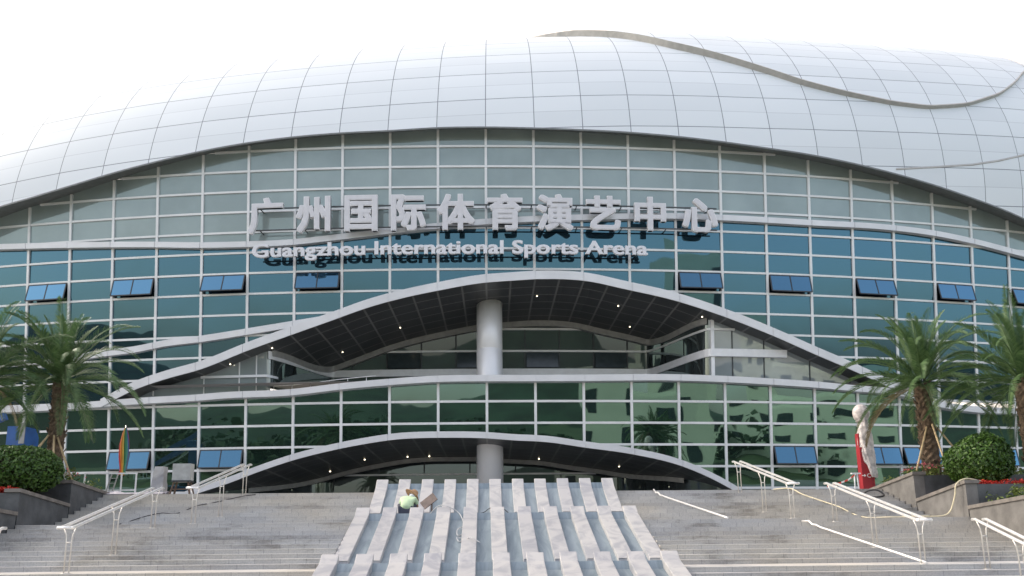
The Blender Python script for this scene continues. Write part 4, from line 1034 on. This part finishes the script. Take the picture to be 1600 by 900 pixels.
hp_ = [(X1-1.1, 23.3, .53), (X1-.75, 23.05, .84), (X1-.45, 22.85, .82), (X1-.12, 22.75, .62), (X1+.05, 22.1, tr_z(22.1)+.05), (X1+.12, 21.6, tr_z(21.6)+.04), (X1-.1, 21.3, tr_z(21.3)+.04), (X1-.13, 21.7, tr_z(21.7)+.06), (X1+.05, 21.9, tr_z(21.9)+.05), (X1+.13, 21.2, tr_z(21.2)+.04), (X1-.05, 20.85, tr_z(20.85)+.04), (X1-.12, 21.1, tr_z(21.1)+.06), (X1+.1, 21.0, tr_z(21.0)+.05), (X1+.25, 20.6, sl_z(20.6)+.1), (X1+.5, 20.4, sl_z(20.4)+.04)]
hose('white_hose', 'white hose tangled in a channel of the marble cascade', hp_, .014, M_HOSEW, 'hose')
hose('black_cable', 'thin black cable lying across the top slabs of the cascade', [(-.75, 25.1, tr_z(25.1)+.02), (-.4, 25.2, tr_z(25.2)+.03), (-.05, 25.25, tr_z(25.25)+.04), (.12, 25.3, tr_z(25.3)+.12), (.2, 25.32, sl_z(25.32)+.02), (.38, 25.35, sl_z(25.35)+.02), (.56, 25.32, sl_z(25.32)+.02), (.66, 25.3, tr_z(25.3)+.1), (.8, 25.2, tr_z(25.2)+.03)], .012, M_BLACK, 'cable')
pbt = at_y(714, 869, 18.45)
T3 = thing('paint_tin', 'small blue and white tin standing in a cascade channel', 'tin', (pbt[0], 18.55, float(tr_z(18.55))))
zt = float(tr_z(18.55)); mb = MB(); mb.lathe((pbt[0], 18.55, zt-.02), [(.065, 0), (.07, .01), (.07, .12), (.065, .13)], 18); mb.build('can', M_BLUE, T3)
mb = MB(); mb.lathe((pbt[0], 18.55, zt+.11), [(.068, 0), (.068, .03), (.05, .035)], 18); mb.build('lid', M_WHITE, T3)

# ------------------------------------------------------------------ what stands across the plaza, mirrored in the glass
rd = random.Random(2); mb = MB(); NA = 90; NR = 8; rows = []
for a in range(NA+1):
    th = R(-100)+R(200)*a/NA; row_ = []
    hh = 33+9*math.sin(th*5+1)+6*math.sin(th*11)+3*math.sin(th*23+2)
    if th > .25: hh *= .75
    for k in range(NR+1):
        rr_ = 240+k*28; e_ = math.sin(PI*min(1, k/NR*.62)); row_.append((rr_*math.sin(th), -rr_*math.cos(th), ZG-.5+hh*e_+rd.uniform(-1.4, 1.4)*(k > 0)))
    rows.append(row_)
mb.grid(rows, None, True); struct('hills', mb, M_HILL)
mb = MB()
for k in range(300):
    th = rd.uniform(R(-75), R(75)); rr_ = rd.uniform(62, 95); hx = rd.uniform(5., 8.5)
    if R(8) < th < R(50): rr_ = rd.uniform(46, 56); hx *= .4
    c_ = Vector((rr_*math.sin(th), -rr_*math.cos(th), ZG+hx*.55))
    for q in range(60):
        dv = Vector((rd.gauss(0, 1), rd.gauss(0, 1), rd.gauss(0, 1))).normalized(); p_ = c_+Vector((dv.x*hx*.5, dv.y*hx*.5, dv.z*hx*.55))*rd.uniform(.6, 1); nn = (dv+Vector((rd.gauss(0, .4), rd.gauss(0, .4), rd.gauss(0, .4)))).normalized(); a = nn.orthogonal().normalized(); b = nn.cross(a); s = rd.uniform(.35, .8)
        mb.face([p_-a*s, p_-b*s, p_+a*s, p_+b*s])
o = mb.build('tree_belt', M_TREE); o['kind'] = 'stuff'
def block(label, x0, y0, w_, d_, h_, nx, nz, wfrac=.5):
    c_ = Vector((x0, y0, ZG)); rz = math.atan2(x0-14, 46-y0); Mz = Matrix.Rotation(rz, 3, 'Z')
    t = thing('office_building', label, 'building', tuple(c_)); mb = MB(); mb.box(c_+Vector((0, 0, h_/2)), (w_, d_, h_), rz); mb.box(c_+Vector((0, 0, h_+.4)), (w_*.5, d_*.5, .8), rz); mb.build('wall', M_PALE, t)
    for a in range(nx):
        for b in range(nz):
            x_ = (a+.5)/nx*w_-w_/2; z_ = (b+.5)/nz*h_; mb = MB(); mb.box(c_+Mz@Vector((x_, d_/2+.03, 0))+Vector((0, 0, z_)), (w_/nx*wfrac, .12, h_/nz*.4), rz); mb.build('window', M_DWIN, t)
block('pale slab building across the plaza, mirrored low in the glass', 32, -33, 27, 12, 13.5, 4, 2, .3)
block('pale wide building across the plaza with window rows, mirrored at the right', 73, -27, 34, 12, 12.5, 7, 4, .5)
block('pale tower across the plaza, tallest of the mirrored buildings', 88, -150, 30, 14, 50, 3, 3, .3)
block('pale mid height block across the plaza right of the tower', 94, -86, 13, 12, 27, 3, 6, .4)
